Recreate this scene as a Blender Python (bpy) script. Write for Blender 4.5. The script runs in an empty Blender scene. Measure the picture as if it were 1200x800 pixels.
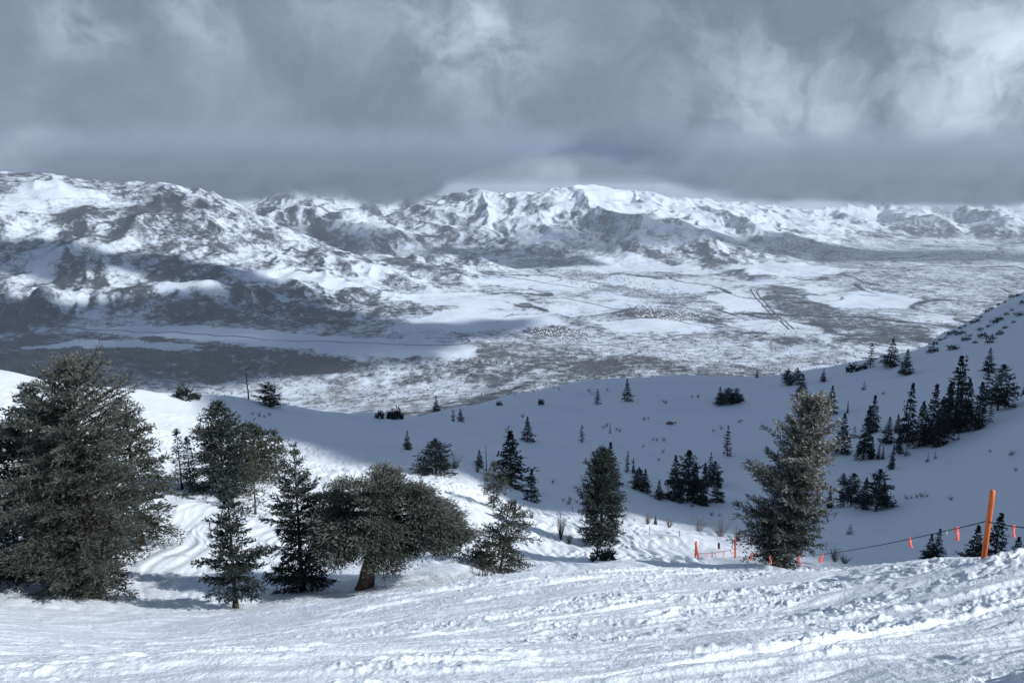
import bpy, math, random
import numpy as np
from math import radians, tan, atan, sin, cos, pi

random.seed(7)
f32 = np.float32
scene = bpy.context.scene
COL = scene.collection

# ------------------------------------------------------------------ camera model
IW, IH, FPX, VHOR = 1200.0, 800.0, 866.67, 222.0
PITCH = atan((IH / 2 - VHOR) / FPX)
EYE = 1.7
CP, SP = cos(PITCH), sin(PITCH)

def ray(u, v):
    a, b = (u - IW / 2) / FPX, -(v - IH / 2) / FPX
    return np.array([a, CP + b * SP, -SP + b * CP])

def azw(u, v):
    d = ray(u, v)
    return math.atan2(d[0], d[1]), -d[2] / math.hypot(d[0], d[1])

def pt(u, v, r):
    d = ray(u, v)
    return d * (r / math.hypot(d[0], d[1]))

SUN_AZ, SUN_EL = radians(112), radians(36)
LDIR = np.array([sin(SUN_AZ) * cos(SUN_EL), cos(SUN_AZ) * cos(SUN_EL), sin(SUN_EL)])

# ------------------------------------------------------------------ noise
_GA = np.arange(64) / 64 * 2 * pi
_GX, _GY = np.cos(_GA).astype(f32), np.sin(_GA).astype(f32)

def _hash(ix, iy, seed):
    h = ix.astype(np.uint32) * np.uint32(374761393) + iy.astype(np.uint32) * np.uint32(668265263) + np.uint32((seed * 2246822519 + 3266489917) & 0xffffffff)
    h = (h ^ (h >> np.uint32(13))) * np.uint32(1274126177)
    h = h ^ (h >> np.uint32(16))
    return (h & np.uint32(63)).astype(np.intp)

def perlin(x, y, seed=0, deriv=False):
    fx, fy = np.floor(x), np.floor(y)
    ix, iy = fx.astype(np.int64), fy.astype(np.int64)
    x = (x - fx).astype(f32); y = (y - fy).astype(f32)
    u = x * x * x * (x * (x * 6 - 15) + 10); v = y * y * y * (y * (y * 6 - 15) + 10)
    h = _hash(ix, iy, seed); ga, gb = _GX[h], _GY[h]; a = ga * x + gb * y
    h = _hash(ix + 1, iy, seed); gc, gd = _GX[h], _GY[h]; b = gc * (x - 1) + gd * y
    h = _hash(ix, iy + 1, seed); ge, gf = _GX[h], _GY[h]; c = ge * x + gf * (y - 1)
    h = _hash(ix + 1, iy + 1, seed); gg, gh = _GX[h], _GY[h]; d = gg * (x - 1) + gh * (y - 1)
    n = a + u * (b - a) + v * (c - a) + u * v * (a - b - c + d)
    if not deriv:
        return n * f32(1.5)
    du = 30 * x * x * (x * (x - 2) + 1); dv = 30 * y * y * (y * (y - 2) + 1)
    gx = ga + u * (gc - ga) + v * (ge - ga) + u * v * (ga - gc - ge + gg) + du * (b - a + v * (a - b - c + d))
    gy = gb + u * (gd - gb) + v * (gf - gb) + u * v * (gb - gd - gf + gh) + dv * (c - a + u * (a - b - c + d))
    return n * f32(1.5), gx * f32(1.5), gy * f32(1.5)

def fbm(x, y, octv=4, seed=0, gain=0.5, lac=2.03):
    s, a = 0, 1.0
    for i in range(octv):
        s = s + a * perlin(x, y, seed + i)
        x, y = x * lac + 17.3, y * lac - 9.1
        a *= gain
    return s

def billow(x, y, octv=4, seed=0, gain=0.5):
    s, a = 0, 1.0
    for i in range(octv):
        s = s + a * np.abs(perlin(x, y, seed + i))
        x, y = x * 2.07 + 3.3, y * 2.07 - 7.1
        a *= gain
    return s

def eroded(x, y, octv=8, seed=0, gain=0.5):
    s = 0; dx = 0; dy = 0; a = 1.0
    for i in range(octv):
        n, gx, gy = perlin(x, y, seed + i, True)
        dx = dx + gx * .7; dy = dy + gy * .7
        s = s + a * n / (1 + dx * dx + dy * dy)
        x, y = 1.6 * x - 1.2 * y + 5.1, 1.2 * x + 1.6 * y - 2.7
        a *= gain
    return s

def sst(a, b, x):
    t = np.clip((x - a) / (b - a), 0, 1)
    return t * t * (3 - 2 * t)

# ------------------------------------------------------------------ near terrain (snow slope, bench, bowl)
COLS = {
 -200: [(800,7),(760,10),(730,16),(700,26),(640,40),(560,60),(500,80),(445,105),(430,120),(445,160)],
 0: [(800,6),(765,9),(752,14),(724,24),(704,30),(656,38),(560,58),(500,76),(450,100),(436,114),(446,150)],
 150: [(800,5.2),(762,9),(752,14),(735,21),(717,27),(696,32),(648,40),(600,48),(550,62),(500,84),(470,106),(457,120),(466,155)],
 275: [(800,4.7),(752,9),(732,17),(722,22),(710,27),(686,32),(642,39),(600,47),(560,58),(520,80),(490,106),(470,128),(467,134),(478,172)],
 430: [(800,4.5),(750,7.5),(716,13),(697,20),(699,24),(686,28),(660,34),(620,43),(582,54),(550,68),(522,90),(502,120),(488,155),(485,166),(500,215)],
 540: [(800,4.4),(742,7.8),(700,12.5),(684,17.5),(688,22),(666,30),(630,40),(592,52),(568,62),(556,76),(528,105),(503,150),(484,225),(477,255),(490,340)],
 600: [(800,4.4),(740,7.5),(700,11.5),(675,16.5),(682,22),(668,33),(640,42),(607,53),(596,63),(577,88),(540,125),(505,180),(475,262),(463,310),(475,410)],
 700: [(800,4.4),(740,7.3),(690,11.5),(668,16),(676,22),(660,36),(640,48),(617,58),(604,67),(600,80),(578,105),(545,140),(503,200),(465,292),(446,370),(456,480)],
 800: [(800,4.3),(740,7.2),(690,11),(671,15.5),(679,22),(664,38),(645,47),(627,57),(622,70),(602,105),(562,150),(522,200),(480,272),(441,390),(450,510)],
 900: [(800,4.3),(740,7),(690,10.5),(670,15),(686,22),(663,37),(651,48),(640,60),(620,88),(590,125),(542,175),(492,250),(442,390),(452,530)],
 1000: [(800,4.2),(740,6.8),(690,10),(665,14),(690,22),(676,40),(658,56),(641,72),(602,110),(562,145),(522,185),(480,240),(440,350),(425,430),(440,570)],
 1100: [(800,4.2),(740,6.7),(690,9.5),(653,13),(700,22),(692,40),(662,60),(622,88),(572,125),(522,170),(480,215),(440,300),(410,400),(404,440),(409,475),(399,540),(396,570),(412,660)],
 1150: [(653,12.6),(700,22),(404,400),(392,450),(386,490),(372,550),(369,575),(385,670)],
 1200: [(800,4.1),(740,6.6),(690,9),(648,12),(700,22),(690,38),(662,55),(622,80),(572,112),(522,150),(480,190),(440,250),(410,330),(385,430),(358,530),(343,585),(358,690)],
 1400: [(800,4),(740,6.3),(690,8.5),(645,11.5),(700,21),(690,36),(640,60),(570,95),(500,135),(440,190),(390,280),(340,400),(290,560),(300,700)],
}
AZS = 3.0
ctrl = []
for u, lst in COLS.items():
    for v, r in lst:
        az, w = azw(u, v)
        ctrl.append((az * AZS, math.log(r), w - EYE / r))
    if len(lst) > 8:
        v, r = lst[-1]
        az, w = azw(u, v)
        ctrl.append((az * AZS, math.log(1300), (w * r + 0.44 * (1300 - r) - EYE) / 1300))
        az, w = azw(u, 800)
        r4 = lst[0][1]
        q4 = w - EYE / r4
        ctrl.append((az * AZS, math.log(2.2), q4)); ctrl.append((az * AZS, math.log(0.8), q4))
ctrl = np.array(ctrl)
PC = ctrl[:, :2]

def _k(d2):
    return 0.5 * d2 * np.log(d2 + 1e-12)
_n = len(PC)
_A = np.zeros((_n + 3, _n + 3))
_d2 = ((PC[:, None] - PC[None]) ** 2).sum(-1)
_A[:_n, :_n] = _k(_d2) + np.eye(_n) * 4e-4
_A[:_n, _n] = 1; _A[:_n, _n + 1:] = PC; _A[_n, :_n] = 1; _A[_n + 1:, :_n] = PC.T
_sol = np.linalg.solve(_A, np.concatenate([ctrl[:, 2], np.zeros(3)]))

def tps_q(az, lr):
    a, l = az.ravel() * AZS, lr.ravel()
    out = _sol[_n] + _sol[_n + 1] * a + _sol[_n + 2] * l
    for i in range(0, len(a), 20000):
        d2 = (a[i:i + 20000, None] - PC[None, :, 0]) ** 2 + (l[i:i + 20000, None] - PC[None, :, 1]) ** 2
        out[i:i + 20000] += _k(d2) @ _sol[:_n]
    return out.reshape(az.shape)

AZLIM = radians(44)

def generic_q(az, r):
    return 0.33 * np.cos(az) * 300 / (r + 300)

def near_base_from_q(q, az, r):
    k = sst(radians(44), radians(80), np.abs(az))
    q = q * (1 - k) + generic_q(az, r) * k
    return -EYE - q * r

def near_noise(x, y, az, r):
    """relief of the snow surface: chopped piste near, ski tracks on the left slope, drifts in the bowl"""
    h = np.zeros(x.shape, f32)
    hero = (np.abs(az) < radians(60))
    xs, ys, rs, azs = x[hero].astype(f32), y[hero].astype(f32), r[hero].astype(f32), az[hero].astype(f32)
    hh = np.zeros(xs.shape, f32)
    # far smooth drifts
    m = sst(50, 130, rs)
    sel = rs > 45
    hh[sel] += (m * (0.9 * fbm(xs / 38, ys / 38, 3, 3) + .12 * fbm(xs / 7, ys / 9, 2, 8)))[sel] if False else 0
    X, Y, M = xs[sel], ys[sel], m[sel]
    hh[sel] += M * (1.1 * fbm(X / 38, Y / 38, 3, 3) + .16 * fbm((X + .5 * Y) / 5, (Y - .5 * X) / 14, 2, 8) * (1 - .5 * sst(200, 400, rs[sel])))
    sel = rs > 380                                  # rocky ridge on the far right
    X, Y = xs[sel], ys[sel]
    hh[sel] += 2.2 * sst(380, 520, rs[sel]) * sst(radians(27), radians(31), azs[sel]) * fbm(X / 18, Y / 18, 4, 31)
    sel = rs < 130
    X, Y, R, A = xs[sel], ys[sel], rs[sel], azs[sel]
    # mogulled and tracked slopes 18 m to 120 m
    wx = X + 1.6 * fbm(X / 9, Y / 9, 2, 41); wy = Y + 1.6 * fbm(X / 9 + 7, Y / 9, 2, 44)
    a = radians(103)
    p = wx * cos(a) + wy * sin(a); q = -wx * sin(a) + wy * cos(a)      # p runs along the fall line of the left slope
    a2 = radians(82)
    p2 = wx * cos(a2) + wy * sin(a2); q2 = -wx * sin(a2) + wy * cos(a2)
    trk = np.abs(perlin(p / 9, q / 0.9, 50)) + .7 * np.abs(perlin(p2 / 7, q2 / .8, 53)) + .6 * np.abs(perlin(p / 5, q / .45, 56))
    mt = sst(22, 40, R) * (1 - sst(85, 122, R)) * (0.45 + 0.55 * sst(-.2, .35, fbm(X / 14, Y / 14, 2, 61)))
    t = np.zeros(X.shape, f32)
    t += mt * 0.24 * (trk - .35)
    t += sst(8, 20, R) * (1 - sst(60, 100, R)) * 0.16 * fbm(X / 4.5, Y / 4.5, 2, 66)
    # chopped foreground
    near = 1 - sst(24, 42, R)
    s2 = R < 42
    X, Y, N, R2 = X[s2], Y[s2], near[s2], R[s2]
    wx = X + .25 * fbm(X / 1.3, Y / 1.3, 2, 70); wy = Y + .25 * fbm(X / 1.3 + 5, Y / 1.3, 2, 72)
    a = radians(18)
    p = wx * cos(a) + wy * sin(a); q = -wx * sin(a) + wy * cos(a)
    patch = sst(-.15, .40, .6 * fbm(X / 2.6, Y / 1.7, 2, 75) + .8 * perlin(p / 4.5, q / .75, 74) + .12) * (.25 + .75 * sst(-5, 3, X + 1.5 * perlin(X / 3, Y / 3, 73)))
    c = 0.075 * np.abs(perlin(p / 5.0, q / .8, 76)) + .045 * np.abs(perlin(p / 2.6 + 3, q / .34, 77)) + .022 * np.abs(perlin(p / 1.1 + 3, q / .15, 78))
    c -= .026 * np.abs(perlin(wx / .75, wy / .55, 79))
    lump = np.maximum(perlin(wx / .21, wy / .19, 81) - .05, 0)
    c += (0.004 + .058 * patch) * lump
    lump = np.maximum(perlin(wx / .10, wy / .09, 83) - .05, 0)
    c += (0.003 + .048 * patch) * lump
    c += (.002 + .014 * patch) * perlin(wx / .05, wy / .045, 85)
    c += .055 * fbm(X / 2.6, Y / 2.6, 2, 87) - .045
    # ski and board tracks: long smooth grooves with a raised lip, the broken snow pressed flat inside them
    rt = random.Random(23); flat_ = np.ones(X.shape, f32); gr = np.zeros(X.shape, f32)
    for i in range(22):
        y0, sl_, am, lm, ph, w_, dp = rt.uniform(3.2, 17), rt.uniform(.12, .55), rt.uniform(.15, .9), rt.uniform(2.2, 6), rt.uniform(0, 6), rt.uniform(.05, .17), rt.uniform(.018, .036)
        fy = y0 + sl_ * X + am * np.sin(X / lm + ph)
        dist = np.abs(Y - fy) / np.sqrt(1 + (sl_ + am / lm * np.cos(X / lm + ph)) ** 2)
        k = np.exp(-(dist / w_) ** 4)
        flat_ *= 1 - .85 * k
        gr += -dp * k + .5 * dp * np.exp(-((dist - 1.35 * w_) / (.35 * w_)) ** 2)
    c = c * flat_ + gr
    t[s2] += N * c * (1 - .55 * sst(0, 1, 1 - R2 / 3.0))
    hh[sel] += t
    h[hero] = hh
    return h

def near_z(x, y):
    x = np.asarray(x, float).reshape(-1); y = np.asarray(y, float).reshape(-1)
    r = np.hypot(x, y); az = np.arctan2(x, y)
    q = tps_q(np.clip(az, -AZLIM, AZLIM), np.log(np.maximum(r, .8)))
    return near_base_from_q(q, az, r) + near_noise(x, y, az, r)

_RS = np.exp(np.linspace(math.log(2), math.log(1250), 2600))

def hit(u, v, rmin=2.0, rmax=1250):
    d = ray(u, v); d = d / math.hypot(d[0], d[1])
    rs = _RS[(_RS >= rmin) & (_RS <= rmax)]
    x, y = d[0] * rs, d[1] * rs
    k = np.nonzero(near_z(x, y) >= d[2] * rs)[0]
    if not len(k):
        # grazes the surface: take the closest approach
        g = np.argmin(d[2] * rs - near_z(x, y)); r = rs[g]
    else:
        r = rs[k[0]]
    p = np.array([d[0] * r, d[1] * r, 0]); p[2] = near_z(p[0], p[1])[0]
    return p

# ------------------------------------------------------------------ far terrain (valley, hills, mountains)
FLOOR_Z = -1000.0
RIDGES = [  # (width of the flank in m, noise weight, [(u, v, r), ...])
 (3400, .42, [(-190,190,9800),(0,203,9600),(60,207,9300),(130,215,9100),(170,219,8900),(200,240,8800),(250,268,8500),(300,296,8300)]),
 (1500, .5, [(60,207,9300),(90,250,8300),(110,290,7500)]),
 (1700, .5, [(170,219,8900),(240,270,7900),(300,305,7400),(370,318,7100)]),
 (4200, 1.0, [(150,236,15500),(220,236,15500),(300,231,16000),(345,226,15500),(420,234,16000),(500,232,15500),(545,224,15000),(600,230,14600),(670,219,14200),(720,225,14600),(800,238,15500),(860,241,17000),(940,250,19500),(1010,256,23500),(1100,262,30000)]),
 (1700, .8, [(345,228,14800),(385,240,13600),(420,262,12800)]),
 (1500, .8, [(300,255,13600),(385,240,13600)]),
 (1500, .9, [(545,224,15000),(560,250,13200),(590,285,11600)]),
 (1500, .9, [(600,230,14600),(640,258,12600),(700,296,10800)]),
 (1700, 1.0, [(670,219,14200),(740,247,12400),(820,280,10900),(880,312,9700)]),
 (1500, .9, [(720,224,14600),(790,256,13000),(870,285,11700)]),
 (1500, .9, [(800,238,15500),(880,262,13600),(940,284,12700)]),
 (1900, .9, [(930,262,21000),(1000,252,22500),(1060,262,21500)]),
 (2300, .9, [(940,252,18500),(990,244,19500),(1060,240,20500),(1130,243,20000),(1210,239,21000),(1330,242,21500)]),
 (1500, .9, [(990,244,19500),(1015,262,17600)]), (1500, .9, [(1060,240,20500),(1100,260,17800)]), (1500, .9, [(1130,243,20000),(1180,259,18000)]),
 (2600, .9, [(1020,250,27500),(1120,247,28000),(1240,252,27000),(1360,250,26000)]),
 (650, .5, [(165,333,6550),(250,334,6500),(330,338,6350),(400,356,6000),(445,378,5600)]),
 (420, .5, [(40,340,6500),(120,338,6600)]),
 (480, .5, [(350,306,8100),(400,312,7900)]), (330, .5, [(468,316,7900),(490,318,7900)]), (420, .5, [(420,346,6500),(470,352,6400)]),
 (420, .4, [(560,372,5750),(610,374,5750)]), (330, .4, [(735,364,6100),(760,367,6000)]), (500, .5, [(690,392,5300),(790,390,5350)]),
 (420, .5, [(600,350,6700),(650,352,6700)]), (620, .5, [(500,300,9300),(560,303,9300)]),
 (420, .5, [(840,316,9100),(870,324,8700)]),
]
SCARP = [pt(u, v, r)[:2] for u, v, r in [(-500,398,4750),(-200,398,4800),(0,400,4850),(150,404,4800),(260,408,4720),(350,416,4600),(440,428,4450),(520,440,4300)]]

def seg_dist(x, y, a, b):
    ax, ay = a; dx, dy = b[0] - ax, b[1] - ay
    L2 = dx * dx + dy * dy + 1e-9
    t = np.clip(((x - ax) * dx + (y - ay) * dy) / L2, 0, 1)
    return np.hypot(x - ax - t * dx, y - ay - t * dy), t

def far_z(x, y):
    x = np.asarray(x, f32); y = np.asarray(y, f32)
    r = np.hypot(x, y)
    wx = x + 420 * fbm(x / 2600, y / 2600, 3, 101) + 110 * fbm(x / 640, y / 640, 2, 104)
    wy = y + 420 * fbm(x / 2600 + 9, y / 2600, 3, 107) + 110 * fbm(x / 640 + 4, y / 640, 2, 110)
    H = np.zeros(x.shape, f32); NW = np.zeros(x.shape, f32)
    for wd, nw, pts in RIDGES:
        P = [pt(*p) for p in pts]
        for a, b in zip(P[:-1], P[1:]):
            d, t = seg_dist(wx, wy, a[:2], b[:2])
            hc = (a[2] + (b[2] - a[2]) * t) - FLOOR_Z
            k = np.clip(1 - d / wd, 0, 1)
            hv = hc * (k ** 1.55 if nw > .85 else k * k * (3 - 2 * k) * .75 + .25 * k ** 1.5)
            H = np.maximum(H, hv) + .12 * np.minimum(H, hv) * 0
            NW = np.maximum(NW, nw * np.minimum(k * 2, 1))
    e = eroded(x / 700, y / 700, 8, 121, .52)
    rd = 1 - 2 * np.abs(perlin(wx / 680, wy / 680, 140)); rd2 = 1 - 2 * np.abs(perlin(wx / 260 + 3, wy / 260, 142))
    amp = np.clip(H / 420, 0, 1) * (1 - .45 * sst(650, 1050, H)) * NW
    z = FLOOR_Z + H * (1 + 0 * e) + amp * (74 * e + 78 * rd + 26 * rd2)
    small = np.clip(H / 120, 0, 1)
    z += small * (1 - amp) * (42 * e + 20 * rd2 + 14 * rd)
    # plateau above the creek scarp, near valley benches, undulating floor
    dmin = np.full(x.shape, 1e9, f32); side = np.zeros(x.shape, f32)
    for a, b in zip(SCARP[:-1], SCARP[1:]):
        d, t = seg_dist(x, y, a, b)
        cr = (b[0] - a[0]) * (y - a[1]) - (b[1] - a[1]) * (x - a[0])
        s = np.where(cr > 0, d, -d)
        m = d < dmin
        side = np.where(m, s, side); dmin = np.where(m, d, dmin)
    lw = 1 - sst(-200, 900, x - pt(470, 430, 4400)[0])
    gul = 60 * np.abs(perlin(x / 260 + .3 * y / 260, y / 900, 150))
    z += lw * (1 - np.clip(H / 60, 0, 1)) * (95 * sst(-420, 60, side + gul) - 50) * (r < 7500)
    z += (26 * fbm(x / 1400, y / 1400, 4, 160) + 7 * fbm(x / 260, y / 260, 3, 166)) * (1 - amp)
    # the flank of the ski mountain coming down to the valley
    z += 520 * (1 - sst(700, 3900, r)) + 26 * e * (1 - sst(3000, 6000, r))
    rise = sst(5200, 2800, r + 500 * perlin(x / 900, y / 900, 170)) * sst(-500, 1100, x)
    z += 80 * rise
    top = 140.0
    z = np.where(z > top, top + 85 * np.tanh((z - top) / 120), z)
    return z

_RF = np.exp(np.linspace(math.log(3300), math.log(44000), 2200))

def fhit(u, v):
    d = ray(u, v); d = d / math.hypot(d[0], d[1])
    z = far_z(d[0] * _RF, d[1] * _RF)
    k = np.nonzero(z >= d[2] * _RF)[0]
    r = _RF[k[0]] if len(k) else 40000.0
    return np.array([d[0] * r, d[1] * r, d[2] * r])

# ------------------------------------------------------------------ object helpers
def tag(o, label=None, cat=None, group=None, kind=None):
    if label: o['label'] = label
    if cat: o['category'] = cat
    if group: o['group'] = group
    if kind: o['kind'] = kind
    return o

def link(name, me, parent=None):
    o = bpy.data.objects.new(name, me); COL.objects.link(o)
    if parent is not None: o.parent = parent
    return o

def empty(name, loc, label, cat, group=None):
    o = link(name, None); o.location = loc; o.empty_display_size = .2
    return tag(o, label, cat, group)

def mesh_np(name, V, quads=None, tris=None, mats=(), attrs=None, smooth=False, mat_idx=None):
    me = bpy.data.meshes.new(name)
    V = np.ascontiguousarray(V, f32)
    me.vertices.add(len(V)); me.vertices.foreach_set('co', V.ravel())
    nq = 0 if quads is None else len(quads); nt = 0 if tris is None else len(tris)
    loops = []
    if nq: loops.append(np.asarray(quads, np.int32).ravel())
    if nt: loops.append(np.asarray(tris, np.int32).ravel())
    loops = np.concatenate(loops)
    me.loops.add(len(loops)); me.loops.foreach_set('vertex_index', loops)
    me.polygons.add(nq + nt)
    st = np.concatenate([np.arange(nq) * 4, nq * 4 + np.arange(nt) * 3]).astype(np.int32)
    me.polygons.foreach_set('loop_start', st)
    if smooth: me.polygons.foreach_set('use_smooth', np.ones(nq + nt, bool))
    if mat_idx is not None: me.polygons.foreach_set('material_index', np.asarray(mat_idx, np.int32))
    for an, (dom, arr) in (attrs or {}).items():
        at = me.attributes.new(an, 'FLOAT', dom); at.data.foreach_set('value', np.ascontiguousarray(arr, f32).ravel())
    for m in mats: me.materials.append(m)
    me.update(calc_edges=True)
    return me

def grid_quads(nr, nc, wrap=False):
    i = np.arange(nr - 1)[:, None] * nc + np.arange(nc if wrap else nc - 1)[None]
    j = np.arange(nr - 1)[:, None] * nc + (np.arange(1, nc + 1) % nc if wrap else np.arange(1, nc))[None]
    return np.stack([i, j, j + nc, i + nc], -1).reshape(-1, 4)

# ------------------------------------------------------------------ material helpers
def new_mat(name):
    m = bpy.data.materials.new(name); m.use_nodes = True
    nt = m.node_tree; nt.nodes.clear()
    return m, nt

class NB:
    def __init__(s, nt): s.nt = nt
    def n(s, t, **kw):
        x = s.nt.nodes.new(t)
        for k, v in kw.items(): setattr(x, k, v)
        return x
    def L(s, a, b): s.nt.links.new(a, b)
    def setin(s, sock, v):
        if hasattr(v, 'links') or isinstance(v, bpy.types.NodeSocket): s.L(v, sock)
        else: sock.default_value = v
    def m(s, op, a, b=None, c=None, clamp=False):
        x = s.n('ShaderNodeMath', operation=op); x.use_clamp = clamp
        for i, v in enumerate((a, b, c)):
            if v is not None: s.setin(x.inputs[i], v)
        return x.outputs[0]
    def mix(s, f, a, b):
        x = s.n('ShaderNodeMix', data_type='RGBA')
        s.setin(x.inputs[0], f); s.setin(x.inputs[6], a); s.setin(x.inputs[7], b)
        return x.outputs[2]
    def noise(s, vec, scale, detail=3, rough=.5, dist=0):
        x = s.n('ShaderNodeTexNoise'); s.setin(x.inputs['Vector'], vec)
        x.inputs['Scale'].default_value = scale; x.inputs['Detail'].default_value = detail
        x.inputs['Roughness'].default_value = rough; x.inputs['Distortion'].default_value = dist
        return x.outputs['Fac']
    def mr(s, v, a, b, c=0, d=1, smooth=True):
        x = s.n('ShaderNodeMapRange'); x.interpolation_type = 'SMOOTHSTEP' if smooth else 'LINEAR'
        s.setin(x.inputs[0], v)
        for i, k in enumerate((a, b, c, d)): s.setin(x.inputs[i + 1], k)
        return x.outputs[0]
    def attr(s, name):
        return s.n('ShaderNodeAttribute', attribute_name=name).outputs['Fac']
    def scaled(s, vec, sc):
        x = s.n('ShaderNodeMapping'); s.L(vec, x.inputs[0]); x.inputs['Scale'].default_value = sc
        return x.outputs[0]
    def bsdf(s, col, rough=.7, spec=.3, bump=None):
        b = s.n('ShaderNodeBsdfPrincipled'); s.setin(b.inputs['Base Color'], col)
        s.setin(b.inputs['Roughness'], rough); b.inputs['Specular IOR Level'].default_value = spec
        if bump is not None: s.L(bump, b.inputs['Normal'])
        o = s.n('ShaderNodeOutputMaterial'); s.L(b.outputs[0], o.inputs[0])
        return b

def rgb(r, g, b): return (r, g, b, 1)

# snow
M_SNOW, nt = new_mat('snow'); b = NB(nt)
co = b.n('ShaderNodeTexCoord').outputs['Object']
near = b.attr('chop')
n1 = b.noise(co, 9, 6, .62); n2 = b.noise(co, 42, 3, .6)
hgt = b.m('ADD', b.m('MULTIPLY', n1, .09), b.m('MULTIPLY', n2, .022))
bp = b.n('ShaderNodeBump'); bp.inputs['Distance'].default_value = 1.0
b.L(b.m('MULTIPLY', near, .55), bp.inputs['Strength']); b.L(hgt, bp.inputs['Height'])
big = b.noise(co, .35, 4, .55)
col = b.mix(big, rgb(.76, .83, .91), rgb(.83, .885, .94))
dirt = b.attr('dirt')
col = b.mix(b.m('MULTIPLY', dirt, b.mr(b.noise(co, 1.1, 6, .7), .5, .72)), col, rgb(.16, .13, .11))
b.bsdf(col, .62, .25, bp.outputs[0])

# valley: snow with scrub
M_VALLEY, nt = new_mat('valley_snow_scrub'); b = NB(nt)
co = b.n('ShaderNodeTexCoord').outputs['Object']
sc = b.attr('scrub'); br = b.attr('brown')
na = b.noise(co, 1 / 260, 5, .62, .4); nb_ = b.noise(co, 1 / 60, 5, .65); nc_ = b.noise(co, 1 / 22, 3, .6)
t = b.m('ADD', sc, b.m('ADD', b.m('MULTIPLY', b.m('SUBTRACT', na, .5), .7), b.m('ADD', b.m('MULTIPLY', b.m('SUBTRACT', nb_, .5), 1.15), b.m('MULTIPLY', b.m('SUBTRACT', nc_, .5), .6))))
fac = b.mr(t, .24, .78)
soft = b.noise(co, 1 / 260, 4, .6)
scol = b.mix(b.mr(soft, .35, .65), rgb(.026, .033, .042), rgb(.066, .074, .085))
scol = b.mix(b.m('MULTIPLY', br, .9), scol, rgb(.135, .128, .125))
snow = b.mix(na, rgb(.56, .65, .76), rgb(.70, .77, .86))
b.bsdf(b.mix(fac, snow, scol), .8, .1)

def simple(name, c0, c1, scale=3.0, rough=.75, spec=.2, attr=None, bump=0, bscale=20):
    m, nt = new_mat(name); b = NB(nt)
    co = b.n('ShaderNodeTexCoord').outputs['Object']
    f = b.mr(b.noise(co, scale, 4, .6), .3, .7)
    col = b.mix(f, rgb(*c0), rgb(*c1))
    bo = None
    if bump:
        bp = b.n('ShaderNodeBump'); bp.inputs['Strength'].default_value = bump; bp.inputs['Distance'].default_value = .05
        b.L(b.noise(b.scaled(co, (1, 1, .18)), bscale, 5, .65), bp.inputs['Height']); bo = bp.outputs[0]
    b.bsdf(col, rough, spec, bo)
    return m

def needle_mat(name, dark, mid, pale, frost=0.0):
    """dark: inner and lower needles, mid: usual, pale: rime-dusted tips (per spray, attribute 'tint')"""
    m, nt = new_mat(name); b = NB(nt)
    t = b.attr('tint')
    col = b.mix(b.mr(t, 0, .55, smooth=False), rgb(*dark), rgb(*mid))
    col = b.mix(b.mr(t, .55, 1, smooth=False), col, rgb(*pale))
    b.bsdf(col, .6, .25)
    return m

M_FIR = needle_mat('fir_needles', (.014, .020, .020), (.030, .040, .037), (.085, .095, .088))
M_FIRD = needle_mat('dark_fir_needles', (.013, .020, .020), (.027, .038, .034), (.055, .068, .06))
M_PINE = needle_mat('pine_needles', (.020, .026, .023), (.064, .073, .064), (.165, .17, .155))
M_RIME = needle_mat('rimed_needles', (.022, .029, .027), (.075, .083, .076), (.29, .285, .25))
M_OLIVE = needle_mat('olive_needles', (.020, .026, .019), (.048, .054, .041), (.11, .112, .092))
M_RUST = needle_mat('rust_needles', (.07, .035, .025), (.12, .06, .045), (.17, .10, .08))
M_BARK = simple('bark', (.035, .027, .022), (.11, .085, .07), 6, .9, .1, bump=.8)
M_BARKW = simple('warm_bark', (.045, .035, .030), (.15, .115, .092), 5, .9, .1, bump=1.0)
M_DEAD = simple('dead_wood', (.05, .045, .042), (.12, .105, .095), 5, .9, .1)
M_TWIG = simple('bare_twigs', (.10, .085, .075), (.19, .165, .145), 2, .9, .1)
M_SAGE = simple('dark_scrub', (.03, .032, .032), (.075, .07, .062), 3, .9, .1)
M_ROCK = simple('rock', (.10, .085, .07), (.25, .21, .17), 2.5, .9, .2, bump=.6, bscale=6)
M_ORANGE = simple('orange_plastic', (.62, .135, .022), (.74, .18, .035), 3, .5, .4)
M_ORANGED = simple('dull_orange_plastic', (.55, .10, .05), (.68, .15, .07), 3, .6, .3)
M_PINK = simple('pink_flagging', (.90, .16, .13), (.95, .22, .17), 8, .5, .3)
M_WHITEF = simple('pale_flagging', (.55, .75, .68), (.65, .8, .75), 8, .5, .3)
M_ROPE = simple('rope', (.035, .035, .04), (.06, .06, .065), 10, .9, .1)
M_WOOD = simple('weathered_wood', (.12, .10, .085), (.22, .18, .15), 8, .9, .1)
M_PALE = simple('pale_marker', (.50, .36, .31), (.6, .42, .36), 8, .7, .2)
M_ASPH = simple('wet_asphalt', (.05, .052, .056), (.075, .076, .08), .02, .8, .2)
M_GREYR = simple('snowy_road', (.17, .17, .18), (.26, .26, .27), .02, .8, .2)
M_HOUSE = simple('house_walls', (.06, .06, .065), (.15, .15, .155), .02, .8, .2)
M_ROOFS = simple('snowy_roofs', (.70, .72, .76), (.82, .83, .86), .02, .8, .2)
M_VTREE = simple('bare_valley_trees', (.03, .033, .034), (.075, .07, .066), .01, .9, .1)

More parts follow.
